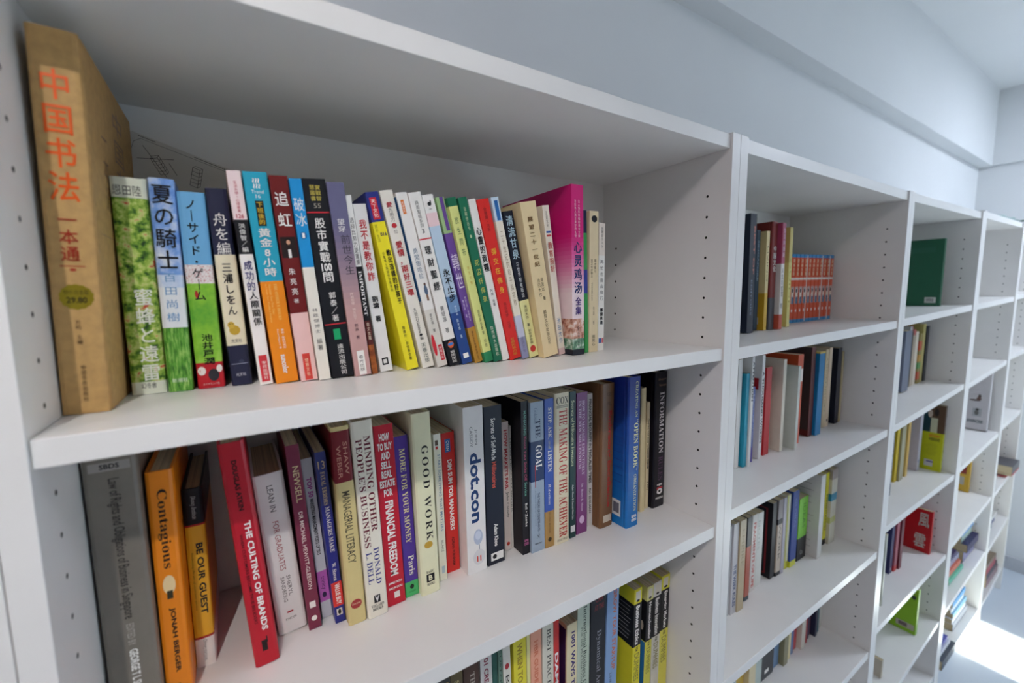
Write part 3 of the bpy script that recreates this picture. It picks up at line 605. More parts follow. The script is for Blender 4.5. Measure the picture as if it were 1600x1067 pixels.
bk('b16', g1, 'white travel book with a lower paper band and red dot', '#eceae6', [('b','label',.4,.04,.115,.28,'#e07a2a'), ('v','p','閱讀時光',.4,.05,.108,.16,W_), ('v','t','勇闖撒哈拉',.5,.305,.475,.44,'#6d8296'), ('e','traveller_figure',.62,.50,.52,.2,'#5a3c30'), ('e','traveller_figure',.62,.515,.575,.34,'#54657e'), ('b','traveller_figure',.62,.57,.605,.2,'#8a6a54'),
 ('v','a','曾文祺 著',.5,.68,.79,.24,'#3c3a38'), ('e','red_dot',.16,.80,.93,.36,'#cc2a38'), ('b','label',.68,.87,.965,.36,'#cc2a38'), ('v','p','時報文化',.68,.88,.957,.24,W_)],
 bands=[(.655, 1, '#dad6cd')], cover_art=[('b','cover_photo',.5,.02,.6,.98,'#2f6ea6')])
bk('b17', g1, 'white finance book with a red rule and a black foot', '#eae8e3', [('v','s','商周聖經系列',.5,.045,.19,.28,'#44423f'), ('h','n','3',.5,.20,.222,.2,K_), ('b','red_rule',.5,.250,.257,1.0,'#cf2c34'), ('v','t','理財聖經',.5,.295,.545,.52,K_,'BG'), ('v','a','黃培源 著',.5,.64,.80,.32,K_),
 ('e','colour_orb',.5,.853,.895,.52,'#d8632c'), ('e','colour_orb',.5,.862,.88,.5,'#3a7ac8'), ('v','p','商周出版',.5,.91,.985,.40,W_)], bands=[(.842, 1, '#14151b')])
bk('b18', g1, 'pale book with a black swan mark and deep blue foot', '#eceae6', [('e','swan_mark',.5,.04,.062,.34,K_), ('e','swan_mark',.62,.03,.055,.10,K_), ('r','p','SWAN',.5,.075,.082,.3,K_), ('v','t','永不止步',.52,.42,.615,.62,K_,'B'), ('v','s','擁有夢想',.6,.64,.70,.2,'#c8d8ec'), ('v','a','陳彥博 著',.5,.72,.84,.2,'#c8d8ec'), ('b','white_logo',.5,.935,.965,.5,W_)],
 bands=[(.10, .175, '#eccfd2'), (.175, .58, '#b9cfe2'), (.58, .68, '#6d90bc'), (.68, 1, '#27488a')])
bk('b19', g1, 'purple paperback with large lilac title and golden foot', '#6d4c9c', [('v','n','165',.66,.115,.19,.3,'#2a2a60'), ('b','purple_stripe',.6,.0,.19,.42,'#6d4c9c'), ('v','t','轉世',.5,.325,.53,.80,'#e4dcf2'), ('v','s','跨越生死・看見前世',.62,.585,.735,.20,'#dcd0ee'), ('v','a','陳勝英 著',.28,.60,.71,.20,'#dcd0ee'), ('v','p','耀昇文化事業有限公司',.5,.80,.985,.24,'#5a3a10')],
 bands=[(0, .205, '#a2c48c'), (.775, 1, '#c1913c')])
bk('b20', g1, 'pale lime booklet with dark green ends', '#dbe08c', [('v','t','放生問答',.5,.11,.335,.42,'#2f5f38','G'), ('v','s','放生文集',.55,.40,.51,.28,'#c4a43a','G'), ('v','p','加影淨宗學會 印贈',.55,.665,.905,.28,'#4c5634')], bands=[(0, .05, '#1e6b4c'), (.935, 1, '#2f8a5c')])
bk('b21', g1, 'dark green paperback with gold vertical title', '#1c6e50', [('v','s','法藏修丛书',.5,.055,.19,.28,'#d4dcb0'), ('e','ring_mark',.5,.215,.235,.22,'#c8d4a8'), ('v','t','死囚忏悔录',.5,.365,.62,.50,'#d8cf5c','G'), ('v','p','陕西师大出版社',.55,.775,.965,.34,'#e4ead0')])
bk('b22', g1, 'plain white book with bold black vertical title', '#eeece6', [('v','t','心靈的資糧',.5,.165,.43,.66,K_,'B'), ('v','a','阿姜 查著',.5,.54,.645,.36,K_)])
bk('b23', g1, 'bright red paperback with gold handwriting down the spine', '#dc2c26', [('v','s','金樓閣・法系',.5,.05,.19,.26,'#7a1a18'), ('v','t','彈交在佛身',.5,.295,.57,.44,'#e8c63c','G'), ('v','a','海云继梦 法语',.5,.63,.80,.28,'#8a1c1c'), ('v','p','甘肅民族出版',.5,.86,.975,.36,'#c89a34')])
bk('b24', g1, 'cream book on peace with a blue label at its head', '#ebe4d2', [('b','label',.55,.02,.135,.5,'#2a6ab0'), ('v','t','二十世紀的和平與宗教',.5,.20,.655,.40,'#9a8a6c'), ('v','p','正因文化',.5,.86,.96,.4,'#6a6a8a')], bands=[(0, .14, '#c6dcec'), (.72, .86, '#c6cade'), (.86, 1, '#8f92b4')])
bk('b25', g1, 'black over pale yellow book with light blue brush title', '#15192a', [('v','t','清流甘泉',.5,.03,.315,.66,'#b7d4e2','B'), ('v','s','与世界智者晤谈',.5,.335,.575,.28,'#dfe6ea'), ('v','a','池田大作 著',.5,.63,.78,.32,K_), ('v','p','创价学会编',.5,.80,.905,.3,'#5a583a'), ('e','red_disc',.5,.918,.965,.6,'#c23a34')],
 bands=[(.595, 1, '#e7e5a4')])
bk('b26', g1, 'thick tan book with brown brush title down its spine', '#e6d1a4', [('v','t','展望二十一世紀',.48,.095,.405,.34,'#8a6a42','BG'), ('v','a','池田大作',.40,.48,.60,.18,'#4a3826'), ('v','a','湯因比 著',.62,.48,.625,.18,'#4a3826'), ('v','p','國際文化出版公司',.5,.69,.92,.2,'#4a3826')], d=.15, cover_art=[('v','t','展望',.5,.15,.5,.3,'#a0804c')])
bk('b27', g1, 'cream paperback with blue and red bars and blue author name', '#ede4d4', [('v','s','正因文化',.5,.04,.14,.28,'#6a6258'), ('b','blue_bar',.5,.165,.177,.70,'#2f5fa8'), ('b','red_bar',.5,.188,.20,.70,'#cf4a44'), ('v','t','教育指針',.5,.235,.435,.66,'#cf7a6c','B'), ('v','a','池田大作',.5,.745,.92,.50,'#5a88b4')], d=.15, bands=[(.955, 1, '#e2c4c0')])
bk('b28', g1, 'tall magenta hardback standing proud of its neighbours', '#d31c78', [('v','s','让人快乐幸福的语言文集',.62,.085,.30,.16,'#f6d6e4'), ('v','s','送给亲人朋友最好的礼物',.32,.085,.30,.14,'#f6d6e4'), ('v','t','心灵鸡汤',.5,.325,.63,.66,'#2c3f74','B'), ('v','t','全集',.5,.65,.755,.50,'#4e3480','B'), ('v','p','人民日报出版社',.5,.82,.95,.18,'#3c3c44')],
 bands=grad(.28, .62, '#d31c78', '#f1dde2', 14) + [(.62, .78, '#f1dde2'), (.78, .90, 'patchy:90:#f0e6e0,#d2a08a,#8a4a3c'), (.90, .965, 'patchy:120:#dfe8e0,#6d9a7c,#4a6a5c'), (.965, 1, '#20242f')], hard=False, d=.18)
bk('b29', g1, 'slim green paperback with navy head right of the magenta book', '#3c9e54', bands=[(0, .155, '#232c4c'), (.41, .575, '#34409a')])
bk('b30', g1, 'tan paperback with a round black emblem at its head', '#e3d2ac', [('e','round_emblem',.52,.03,.078,.62,K_), ('v','t','圖才集行',.64,.335,.43,.22,'#54463a'), ('v','t','真正的好朋友',.26,.335,.465,.22,'#54463a'), ('v','s','成長就是最好的陪伴',.3,.5,.63,.14,'#6a5a48'), ('v','a','佐藤 著',.5,.67,.80,.16,'#54463a'), ('v','p','遠見心',.5,.875,.955,.34,K_)])
bk('b31', g1, 'small white paperback nearest the right side of the tier', '#eeece6', [('v','a','吳爾田００９',.5,.03,.19,.34,'#5a5650'), ('v','t','再忙也要去旅行',.5,.285,.60,.56,'#44443f','G'), ('v','a','鄭開來著',.5,.66,.79,.46,K_,'B'), ('b','colour_logo',.3,.90,.94,.4,'#3458a8'), ('b','colour_logo',.75,.90,.94,.3,'#d8707c')], bands=[(0, .25, '#e9dfd4')])

# ---------------------------------------------------------------- second tier of the nearest bookcase
g2 = 'books on the second tier of the nearest bookcase'
bk('c1', g2, 'very thick grey law book in a plastic jacket at the left end', 'greytex', [('b','pale_band',.5,.028,.058,.98,'#a19a94'), ('h','p','SBDS',.5,.034,.051,.36,K_,'B'), ('r','t','Law of Rights and Obligations of Business in Singapore',.52,.085,.585,.27,'#2b2724','N'), ('r','s','EDITED BY',.53,.605,.685,.14,'#b4aea6'), ('r','a','GEORGE T L SHENOY',.54,.70,.90,.17,W_,'B')], hard=True, d=.165)
bk('c2', g2, 'bright orange hardback with black title and author', '#f08a1c', [('r','t','Contagious',.5,.075,.405,.44,'#2a1a10','S'), ('e','dandelion_puff',.5,.435,.515,.46,'#f5d7a4'), ('b','wall_socket',.5,.50,.535,.22,'#3a3420'), ('r','a','JONAH BERGER',.52,.575,.86,.24,'#2a1a10','B'), ('e','sower_mark',.5,.91,.94,.24,'#2a1a10'), ('h','p','SIMON & SCHUSTER',.5,.95,.965,.6,'#5a3010')], hard=True, d=.14)
bk('c3', g2, 'yellow book with black head and white foot, lettered in black', '#eeb52e', [('r','s','Disney Institute',.5,.04,.165,.28,'#c8c8c8','I'), ('r','t','BE OUR GUEST',.64,.30,.70,.34,K_,'B'), ('r','s','Perfecting the art of customer service',.26,.345,.67,.13,'#5a3c10','I'), ('r','p','Disney',.5,.845,.90,.24,K_,'I'), ('r','p','EDITIONS',.5,.905,.965,.12,'#4a4a4a')],
 bands=[(0, .195, '#14131a'), (.195, .205, '#b02a24'), (.825, .838, '#b02a24'), (.838, 1, '#f0ece8')], hard=True, d=.125)
bk('c4', g2, 'shiny red hardback standing alone with gaps on both sides', '#c11f30', [('r','a','DOUGLAS ATKIN',.5,.075,.29,.20,'#16100f','B'), ('r','t','THE CULTING OF BRANDS',.62,.34,.84,.25,W_,'B'), ('r','s','WHEN CUSTOMERS BECOME TRUE BELIEVERS',.32,.39,.80,.12,'#2c0c10','N'), ('b','small_figure',.5,.885,.935,.22,'#1c1012'), ('b','small_figure',.62,.87,.90,.05,'#1c1012')], hard=True, d=.155)
bk('c5', g2, 'thick white hardback with thin grey and red lettering', '#efecea', [('r','t','LEAN IN',.5,.07,.23,.19,'#55504e'), ('r','t','FOR GRADUATES',.5,.29,.60,.19,'#b0585a'), ('r','a','SHERYL',.62,.64,.77,.13,'#6a6260'), ('r','a','SANDBERG',.42,.64,.80,.13,'#6a6260'), ('b','running_dog',.5,.865,.875,.2,'#b03038'), ('h','p','KNOPF',.5,.905,.92,.36,'#6a6260')], hard=True, d=.125)
bk('c6', g2, 'plum coloured book with cream lettering and cube mark', '#7c3048', [('r','a','NEWSELL',.55,.11,.30,.46,'#e4cfa0','N'), ('r','t','DR MICHAEL HEWITT-GLEESON',.5,.35,.775,.30,'#f0dfd8','N'), ('b','cube_mark',.5,.845,.88,.46,'#f0e8e4'), ('z','cross_mark',.5,.925,.955,.46,'#f0e8e4')])
bk('c7', g2, 'light grey booklet with a magenta block low on its spine', '#d9d9e0', [('r','t','TOP 50',.5,.115,.235,.46,'#b03ca0','B'), ('r','t','MARKETING MANAGEMENT POSTS OF 2015',.5,.245,.595,.36,'#2a2a34','B'), ('r','p','trinity',.5,.735,.82,.5,'#5a2a6a'), ('e','round_emblem',.5,.835,.87,.4,'#3a2050')], bands=[(.70, .895, '#cf6ac8')])
bk('c8', g2, 'dark blue slim book with a red sale strip near its foot', '#2b2f86', [('h','n','13',.5,.05,.095,.62,'#c9b48c'), ('r','t','FATAL ERRORS',.5,.11,.30,.40,'#c9b48c','S'), ('r','t','MANAGERS MAKE',.55,.31,.575,.40,'#e8e4e0','S'), ('r','a','W. Steven',.5,.64,.745,.36,W_,'S'), ('b','sale_strip',.5,.755,.90,1.0,'#dc3a34'), ('r','n','VALUE BUY',.55,.765,.89,.46,W_,'B'), ('b','penguin_tag',.5,.915,.955,.55,'#e8e0d8'), ('e','penguin_tag',.5,.92,.95,.3,K_)], bands=[(0, .30, '#39407c')])
bk('c9', g2, 'tan book with dark red head panel and thin tall lettering', '#d9c78c', [('r','a','SHAW',.68,.075,.235,.22,'#c88c7c'), ('r','a','WEBER',.32,.09,.25,.22,'#c88c7c'), ('r','t','MANAGERIAL LITERACY',.5,.315,.68,.42,'#4a4434','N'), ('z','round_seal',.5,.87,.92,.62,'#a8383a'), ('h','s','Dow Jones',.5,.887,.90,.44,'#e4c8a8')], bands=[(0.02, .27, '#7a2028')], hard=True, d=.15)
bk('c10', g2, 'cream hardback with two columns of dark red serif lettering', '#eee9d9', [('r','t','MINDING OTHER',.68,.075,.555,.30,'#6c1c2c','S'), ('r','t',"PEOPLE'S BUSINESS",.30,.085,.63,.30,'#6c1c2c','S'), ('r','a','DONALD',.66,.64,.83,.26,'#3c448c','S'), ('r','a','L. DELL',.30,.655,.82,.26,'#3c448c','S'), ('b','letter_square',.5,.885,.925,.30,K_), ('h','p','V',.5,.89,.92,.2,W_,'B'), ('h','p','VILLARD',.5,.932,.947,.62,K_,'S'), ('h','p','BOOKS',.5,.95,.965,.5,K_,'S')], hard=True, d=.15)
bk('c11', g2, 'red paperback with stacked white capitals', '#c22034', [('h','t','HOW',.5,.045,.085,.52,W_,'B'), ('h','t','TO BUY',.5,.095,.135,.76,W_,'B'), ('h','t','AND',.5,.145,.185,.46,W_,'B'), ('h','t','SELL',.5,.195,.235,.52,W_,'B'), ('h','t','REAL',.5,.245,.285,.54,W_,'B'), ('h','t','ESTATE',.5,.295,.335,.78,W_,'B'), ('h','t','FOR',.5,.345,.385,.44,W_,'B'),
 ('r','t','FINANCIAL FREEDOM',.5,.41,.83,.44,W_,'B'), ('h','a','JAMES DICKS',.5,.865,.88,.74,W_,'B'), ('h','a','AND JW DICKS',.5,.895,.91,.74,W_,'B'), ('b','white_logo',.55,.925,.96,.3,'#e8e0d8')])
bk('c12', g2, 'purple paperback with cream serif title and green foot', '#53389a', [('r','t','MORE FOR YOUR MONEY',.52,.075,.66,.40,'#e9dfa4','S'), ('r','a','Paris',.58,.74,.865,.42,'#f0ecd8','S'), ('e','small_emblem',.5,.925,.955,.3,'#1c2c20'), ('h','p','SUCCESS',.5,.965,.975,.5,'#1c4c30')], bands=[(.905, 1, '#4cb86c')])
bk('c13', g2, 'tall cream hardback with widely spaced black capitals and a gold star', '#e9e8c4', [('r','t','GOOD WORK',.60,.175,.695,.34,'#1f1f1c','SW'), ('z','gold_star',.5,.70,.74,.46,'#c9a23c'), ('h','p','BASIC',.5,.865,.88,.4,'#44443c','S'), ('b','letter_square',.5,.885,.93,.42,K_), ('h','p','B',.5,.893,.923,.2,'#e9e8c4','B'), ('h','p','BOOKS',.5,.935,.95,.4,'#44443c','S')], hard=True, d=.15)
bk('c14', g2, 'thin cream book with blue grey lettering behind the gold star', '#e9e6d2', [('b','flag_mark',.4,.04,.075,.4,'#5a4a3c'), ('b','flag_mark',.4,.08,.10,.3,'#c4302c'), ('r','t','START SOMETHING THAT MATTERS',.62,.135,.655,.34,'#6f8fa8','N'), ('r','a','BLAKE',.55,.72,.80,.3,'#77756c'), ('b','pale_logo',.5,.90,.95,.4,'#b0c4cc')], bands=[(0, .10, '#eceade')])
bk('c15', g2, 'red paperback with a blue tag at its head', '#d32d28', [('b','blue_tag',.45,.045,.135,.42,'#2a6cb4'), ('r','p','CYAN',.45,.055,.125,.22,W_,'N'), ('r','t','DIM SUM FOR MANAGERS',.55,.19,.695,.34,W_,'B'), ('r','a','ADRIAN FURNHAM',.55,.745,.955,.22,'#5c1414','B')])
bk('c16', g2, 'thick white book with very large navy lower-case lettering', '#ecebea', [('r','a','JOHN',.62,.135,.225,.14,'#5a5c64'), ('r','a','CASSIDY',.38,.115,.235,.14,'#5a5c64'), ('r','t','dot.con',.55,.27,.69,.56,'#1f3f74','B'), ('e','computer_mouse',.58,.735,.83,.46,'#b7c2d8'), ('e','computer_mouse',.58,.745,.80,.3,'#d0d8e8'), ('b','mouse_cable',.62,.83,.88,.05,'#9aa0b0'), ('e','pale_disc',.6,.86,.955,.62,'#dcdcdf'), ('b','red_mark',.52,.90,.935,.06,'#d84a3a'), ('b','red_mark',.68,.90,.935,.06,'#d84a3a')], d=.15)
bk('c17', g2, 'navy paperback with a white sticker at its foot', '#1c2232', [('r','t','Secrets of Self-Made',.5,.075,.335,.25,W_,'N'), ('r','t','Millionaires',.5,.345,.51,.25,'#e0604c','N'), ('r','a','Adam Khoo',.52,.74,.885,.23,W_,'B'), ('b','sticker',.55,.925,.975,.72,'#eceae8'), ('z','sticker',.4,.935,.965,.25,K_)], d=.15)
bk('c18', g2, 'slim pinkish white book with red lettering', '#e6d8d2', [('r','t','HOW MARKETS FAIL',.5,.06,.52,.50,'#c23a40','B'), ('r','a','John Cassidy',.55,.54,.74,.46,'#3a3634','N'), ('e','penguin_tag',.5,.935,.965,.5,'#c24030')])
bk('c19', g2, 'very thin grey white book with fine black print', '#dcd8d2', [('r','t','HOW MARKETS WORK',.5,.1,.7,.5,'#3a3634')])
bk('c20', g2, 'black book with pink and green lettering', '#17161d', [('r','t','MANAGING',.5,.06,.215,.34,'#6fae9c','N'), ('r','t','Knock Your Socks Off',.52,.225,.51,.34,'#b0486c','N'), ('r','t','Service',.52,.52,.61,.34,'#6fae9c','N'), ('r','a','Bell • Zemke',.55,.66,.815,.30,W_,'N'), ('h','p','ama',.5,.90,.915,.55,'#c86a9c','B'), ('h','p','com',.5,.92,.94,.6,'#c86a9c','B')])
bk('c21', g2, 'blue grey paperback with a dark diamond block behind its title', '#9fb0c2', [('r','a','Goldratt',.4,.04,.14,.28,'#5a6a84','I'), ('r','t','THE',.55,.115,.235,.36,'#1c2c50','S'), ('r','t','GOAL',.6,.285,.445,.48,W_,'S'), ('b','red_rule',.32,.41,.56,.04,'#c83a34'), ('r','s','THE THEORY OF CONSTRAINTS',.55,.60,.86,.18,'#2a3450'), ('r','s','A Process of Ongoing Improvement',.32,.58,.82,.12,'#4a5670','I'), ('h','p','N',.5,.885,.91,.25,K_,'I'), ('h','p','North River',.5,.94,.95,.5,K_)], bands=[(.255, .52, '#243c66')])
bk('c22', g2, 'royal blue paperback with an ochre foot', '#3c5cb4', [('r','t','STOP, ASK,',.55,.06,.265,.44,'#e4e4dc','S'), ('r','t','and',.55,.275,.33,.3,'#c8c8a8','I'), ('r','t','LISTEN',.55,.34,.485,.44,'#e4e4dc','S'), ('r','a','Robertson',.5,.565,.705,.28,W_,'I'), ('r','s','SECOND EDITION',.5,.755,.90,.2,'#6a4a20'), ('e','small_emblem',.5,.93,.96,.4,'#4a3a20')], bands=[(.75, 1, '#b48e54')])
bk('c23', g2, 'cream book with huge red capitals down its spine', '#e6dcc0', [('h','a','COX',.5,.025,.07,.82,'#3c3428','S'), ('b','thin_rule',.5,.08,.084,.85,'#3c3428'), ('b','thin_rule',.5,.09,.094,.85,'#3c3428'), ('r','t','THE MAKING OF THE ACHIEVER',.55,.105,.955,.56,'#b8342c','S'), ('h','p','DODD MEAD',.5,.965,.98,.7,'#4a4030')], hard=True, d=.15)
bk('c24', g2, 'bottle green slim paperback with white lettering', '#15393a', [('r','t','Secrets of Millionaire Investors',.5,.06,.50,.44,'#dfe4b8','N'), ('r','a','Adam Khoo & Conrad Alvin Lim',.5,.63,.87,.28,W_), ('b','sticker',.5,.915,.96,.7,'#e0e0e0')])
bk('c25', g2, 'purple paperback with two lines of lilac serif lettering', '#7e3e78', [('r','t','HOW TO MANAGE EFFECTIVELY',.62,.055,.58,.24,'#d9c0d8','S'), ('r','t','IN THE NEW MILLENNIUM',.30,.055,.53,.24,'#d9c0d8','S'), ('r','a','Dr. Henry R. Meyer',.5,.64,.84,.22,'#d9c0d8','S'), ('z','knot_mark',.5,.87,.93,.5,'#d9b8d8')])
bk('c26', g2, 'white slim paperback with black capitals left of the brown book', '#dcdad8', [('r','t','FINANCIAL SECURITY IN TROUBLED TIMES',.5,.04,.67,.52,'#26242a','B'), ('r','a','RIC EDELMAN',.5,.71,.90,.40,'#26242a','B')])
bk('c27', g2, 'thick brown glossy hardback with dark red lettering', '#7a5638', [('h','a','ROBERT',.6,.06,.085,.42,'#4a3020'), ('h','a','POLL',.6,.125,.15,.3,'#4a3020'), ('r','t','Embracing Excellence',.62,.185,.86,.34,'#ac2a1e','B'), ('b','torn_sticker',.55,.915,.965,.6,'#d8ccb8')], hard=True, d=.15)
bk('c28', g2, 'thick bright blue hardback standing proud of the row', '#1f49a8', [('r','t','CREATING AN',.66,.03,.265,.20,'#c8d0a4','S'), ('r','t','“OPEN BOOK”',.66,.28,.62,.34,'#e4e6a8','S'), ('r','t','ORGANIZATION',.66,.645,.895,.22,'#d4dcb0','S'), ('h','p','ama',.62,.92,.94,.4,W_,'B'), ('h','p','com',.62,.945,.965,.4,W_,'B')],
 bands=grad(0, 1, '#1b2f88', '#1c7ac4', 16), hard=True, d=.16, cover_art=[('b','barcode_label',.86,.83,.94,.12,'#e4e4e4'), ('b','barcode',.86,.85,.92,.08,'#6a6a78')] + [('b','faint_print',.88,.2 + .05 * i,.204 + .05 * i,.12,'#24408c') for i in range(11)])
bk('c29', g2, 'cream book half hidden right of the blue hardback', '#e0cfa2', hard=True)
bk('c30', g2, 'very thin pale book with tiny black capitals', '#dfcfa8', [('r','t','CHARTING YOUR ROAD TO FINANCIAL FREEDOM',.5,.15,.62,.6,'#33302a','B'), ('r','a','TAN',.5,.74,.82,.5,'#33302a')])
bk('c31', g2, 'black hardback with a red and white shield at the right end', '#121019', [('h','a','Shapiro',.58,.045,.062,.7,'#a0806c'), ('h','a','Varian',.58,.085,.102,.6,'#a0806c'), ('r','t','INFORMATION',.58,.145,.595,.36,'#dcd6d8','S'), ('r','t','RULES',.58,.62,.80,.36,'#5a3c58','S'), ('h','p','HBS',.55,.825,.84,.4,W_,'B'), ('b','shield',.55,.85,.868,.46,'#c0343c'), ('e','shield',.55,.862,.905,.46,'#e8e4e4'), ('z','shield',.55,.872,.89,.2,K_), ('h','p','PRESS',.55,.925,.94,.6,W_,'B')], hard=True, d=.155)

# ---------------------------------------------------------------- third tier of the nearest bookcase
g3 = 'books on the third tier of the nearest bookcase'
bk('d0', g3, 'dark slate book with gold letters, leftmost of the third tier', '#4a4a48', [('h','t','BB',.6,.10,.14,.7,'#c0a860','B'), ('r','t','BUSINESS',.5,.2,.6,.4,'#c0a860','S')], d=.14)
bk('d1', g3, 'olive brown book on the third tier', '#6a5c3a', [('r','t','STRATEGY',.5,.12,.6,.4,'#cabb80','S')], d=.14)
bk('d2', g3, 'chocolate brown book with pale thin capitals', '#5a4034', [('r','t','THE GURU GUIDE',.55,.12,.6,.3,'#c8b8a8','S')], d=.14)
bk('d3', g3, 'white book with dark red digits on the third tier', '#dcd8d4', [('r','t','101 CREATIVE PROBLEM',.5,.06,.6,.4,'#8a2c44','B')], d=.14)
bk('d4', g3, 'slim deep green booklet on the third tier', '#2a5c50', d=.14)
bk('d5', g3, 'slim grey green booklet with fine lettering', '#6a8a78', [('r','t','CUSTOMER CARE',.5,.06,.6,.4,'#26302c','N')], d=.14)
bk('d6', g3, 'off white book with a red dot at its head', '#dedbd0', [('e','red_dot',.5,.04,.085,.55,'#b8343c'), ('r','t','Be Centered',.5,.13,.8,.46,'#34322c')], d=.14)
bk('d7', g3, 'bright yellow book with olive capitals', '#e4d83c', [('r','t','WHEN TO ROB A BANK',.5,.07,.7,.42,'#a48c2c','B')], d=.14)
bk('d8', g3, 'very thin yellow white booklet on the third tier', '#e9e29c', d=.14)
bk('d9', g3, 'salmon pink book with a pale blue block', '#eba88c', [('r','t','HBR GUIDE',.5,.1,.4,.36,'#d87858','B'), ('b','blue_block',.5,.45,.6,.6,'#a8c4d4')], d=.14)
bk('d10', g3, 'off white book with grey serif capitals', '#dcd8c8', [('r','t','BEST PRACTICES',.6,.07,.62,.36,'#55534c','S')], d=.14)
bk('d11', g3, 'slim red book beside the one with purple capitals', '#c8302c', [('r','t','DAMN',.5,.15,.5,.6,W_,'B')], d=.14)
bk('d12', g3, 'cream book with purple capitals and purple cover', '#e6dbb4', [('r','t','1001 WAYS TO REWARD',.62,.07,.95,.36,'#3c2c74','B')], d=.14, cover_art=[('b','cover_photo',.5,.03,.97,.96,'#3f2a62'), ('e','cover_photo',.7,.1,.3,.3,'#c8c0d8'), ('e','cover_photo',.8,.45,.6,.2,'#d8946c')])
bk('d13', g3, 'pale green book with dark serif lettering', '#bccab8', [('r','t','International Business Case Studies',.62,.10,.95,.28,'#2c3c34','S'), ('r','s','FOR THE MULTINATIONAL MARKETPLACE',.35,.25,.95,.16,'#4c5c54')], d=.14)
bk('d14', g3, 'thick black book with red letters fading to grey', '#17181f', [('h','t','CRM',.55,.06,.10,.5,'#8c2a30','B'), ('h','t','AT THE',.55,.12,.16,.6,'#8c2a30','B'), ('r','t','Dynamical Ambition',.55,.32,.95,.36,'#8a8c94','S')], d=.14)
bk('d15', g3, 'sky blue book with orange capitals', '#86a8d4', [('r','t','GROW YOUR STARTUP',.66,.05,.70,.32,'#c87860','B'), ('r','a','LINE ONE',.45,.72,.9,.2,'#3c4c6c')], d=.14)
def guide(key, label, top, body, foot, title, art=None):
    bk(key, g3, label, body, [('b','head_panel',.5,.02,.095,.6,'#d8d2c4'), ('e','speech_dot',.5,.085,.105,.4,K_), ('r','t',title,.5,.135,.45,.50,W_,'B'), ('r','s','FOR',.5,.475,.51,.3,'#4a4a30','B'), ('r','s','DUMMIES',.5,.525,.75,.60,'#8a8640','')],
       bands=[(0, .118, top), (.465, 1, foot)], d=.15, cover_art=art or ())
guide('d16', 'yellow and black guide book with white lettering, leftmost of four', '#e6dc34', '#14151b', '#e6dc34', 'Business Ethics', sq([('b','white_line',.5 - .06 * (i % 3),.15+.033*i,.154+.033*i,.66,'#b0b0b0') for i in range(9)], .26))
guide('d17', 'black guide book with pale yellow head, second of four', '#dad98c', '#1a1d22', '#e0dc5c', 'Homeschooling', sq([('b','blue_panel',.5,.47,.97,.9,'#2c78c0'), ('e','cover_picture',.6,.3,.38,.3,'#c8c0b0')], .15))
guide('d18', 'black guide book with white head and blue stripe', '#d8d6d0', '#17191f', '#d6d4c8', 'Business Innovation')
guide('d19', 'black guide book with yellow head at the right end', '#e2dc40', '#14151b', '#e2dc5c', 'Emerging Markets')
# ---------------------------------------------------------------- assembly sheet stuck to the back board
sh = empty('instruction_sheet', (-.7185, YB - .0056, .2765), 'printed assembly sheet with line drawings on the back board behind the books', 'paper sheet')
sh.rotation_euler = (0, math.radians(18), 0)
bm = bmesh.new(); box_bm(bm, 0, .225, -.0003, 0, -.108, 0)
link('sheet', fin(bm, 'sheet'), mat('#d9d6d0', rough=.7), sh)
def strokes(parent, name, segs, m, wd=.0006, y=-.0005):
    vs = []; fs = []
    for (a, b) in segs:
        a = Vector(a); b = Vector(b); t = (b - a); n = Vector((-t.y, t.x)).normalized() * wd / 2; i = len(vs)
        vs += [(p.x, y, p.y) for p in (a + n, b + n, b - n, a - n)]; fs.append((i, i + 1, i + 2, i + 3))
    me = bpy.data.meshes.new(name); me.from_pydata(vs, [], fs); return link(name, me, m, parent)
INK = mat('#2a2826', rough=.7)
def cabinet_drawing(ox, oz, s, tilt):
    P = lambda x, z: (ox + s * (x * math.cos(tilt) - z * math.sin(tilt)), oz + s * (x * math.sin(tilt) + z * math.cos(tilt)))
    q = []
    for k in range(6):
        z = k * .2; q += [(P(0, z), P(.34, z - .06)), (P(.34, z - .06), P(.46, z + .04))]
    q += [(P(0, 0), P(0, 1)), (P(.34, -.06), P(.34, .94)), (P(.46, .04), P(.46, 1.04)), (P(0, 1), P(.12, 1.10)), (P(.12, 1.10), P(.46, 1.04))]
    return q
strokes(sh, 'printed_drawing', cabinet_drawing(.036, -.036, .019, .75), INK, wd=.0004)
strokes(sh, 'printed_drawing', [((.0133, -.011), (.042, -.0365)), ((.043, -.014), (.012, -.027)), ((.040, -.020), (.050, -.030))], INK, wd=.0005)
strokes(sh, 'printed_drawing', cabinet_drawing(.0640, -.0355, .0215, .12), INK, wd=.0004)
strokes(sh, 'printed_frame', [((.010, -.0045), (.215, -.0045)), ((.005, -.010), (.005, -.1)), ((.005, -.010), (.010, -.0045))], INK, wd=.0003)
strokes(sh, 'printed_text', [((.0073 + .0018 * i, -.0022), (.0086 + .0018 * i, -.0022)) for i in range(9)] + [((.060 + .0019 * i, -.0022), (.0614 + .0019 * i, -.0022)) for i in range(20)], INK, wd=.0008)

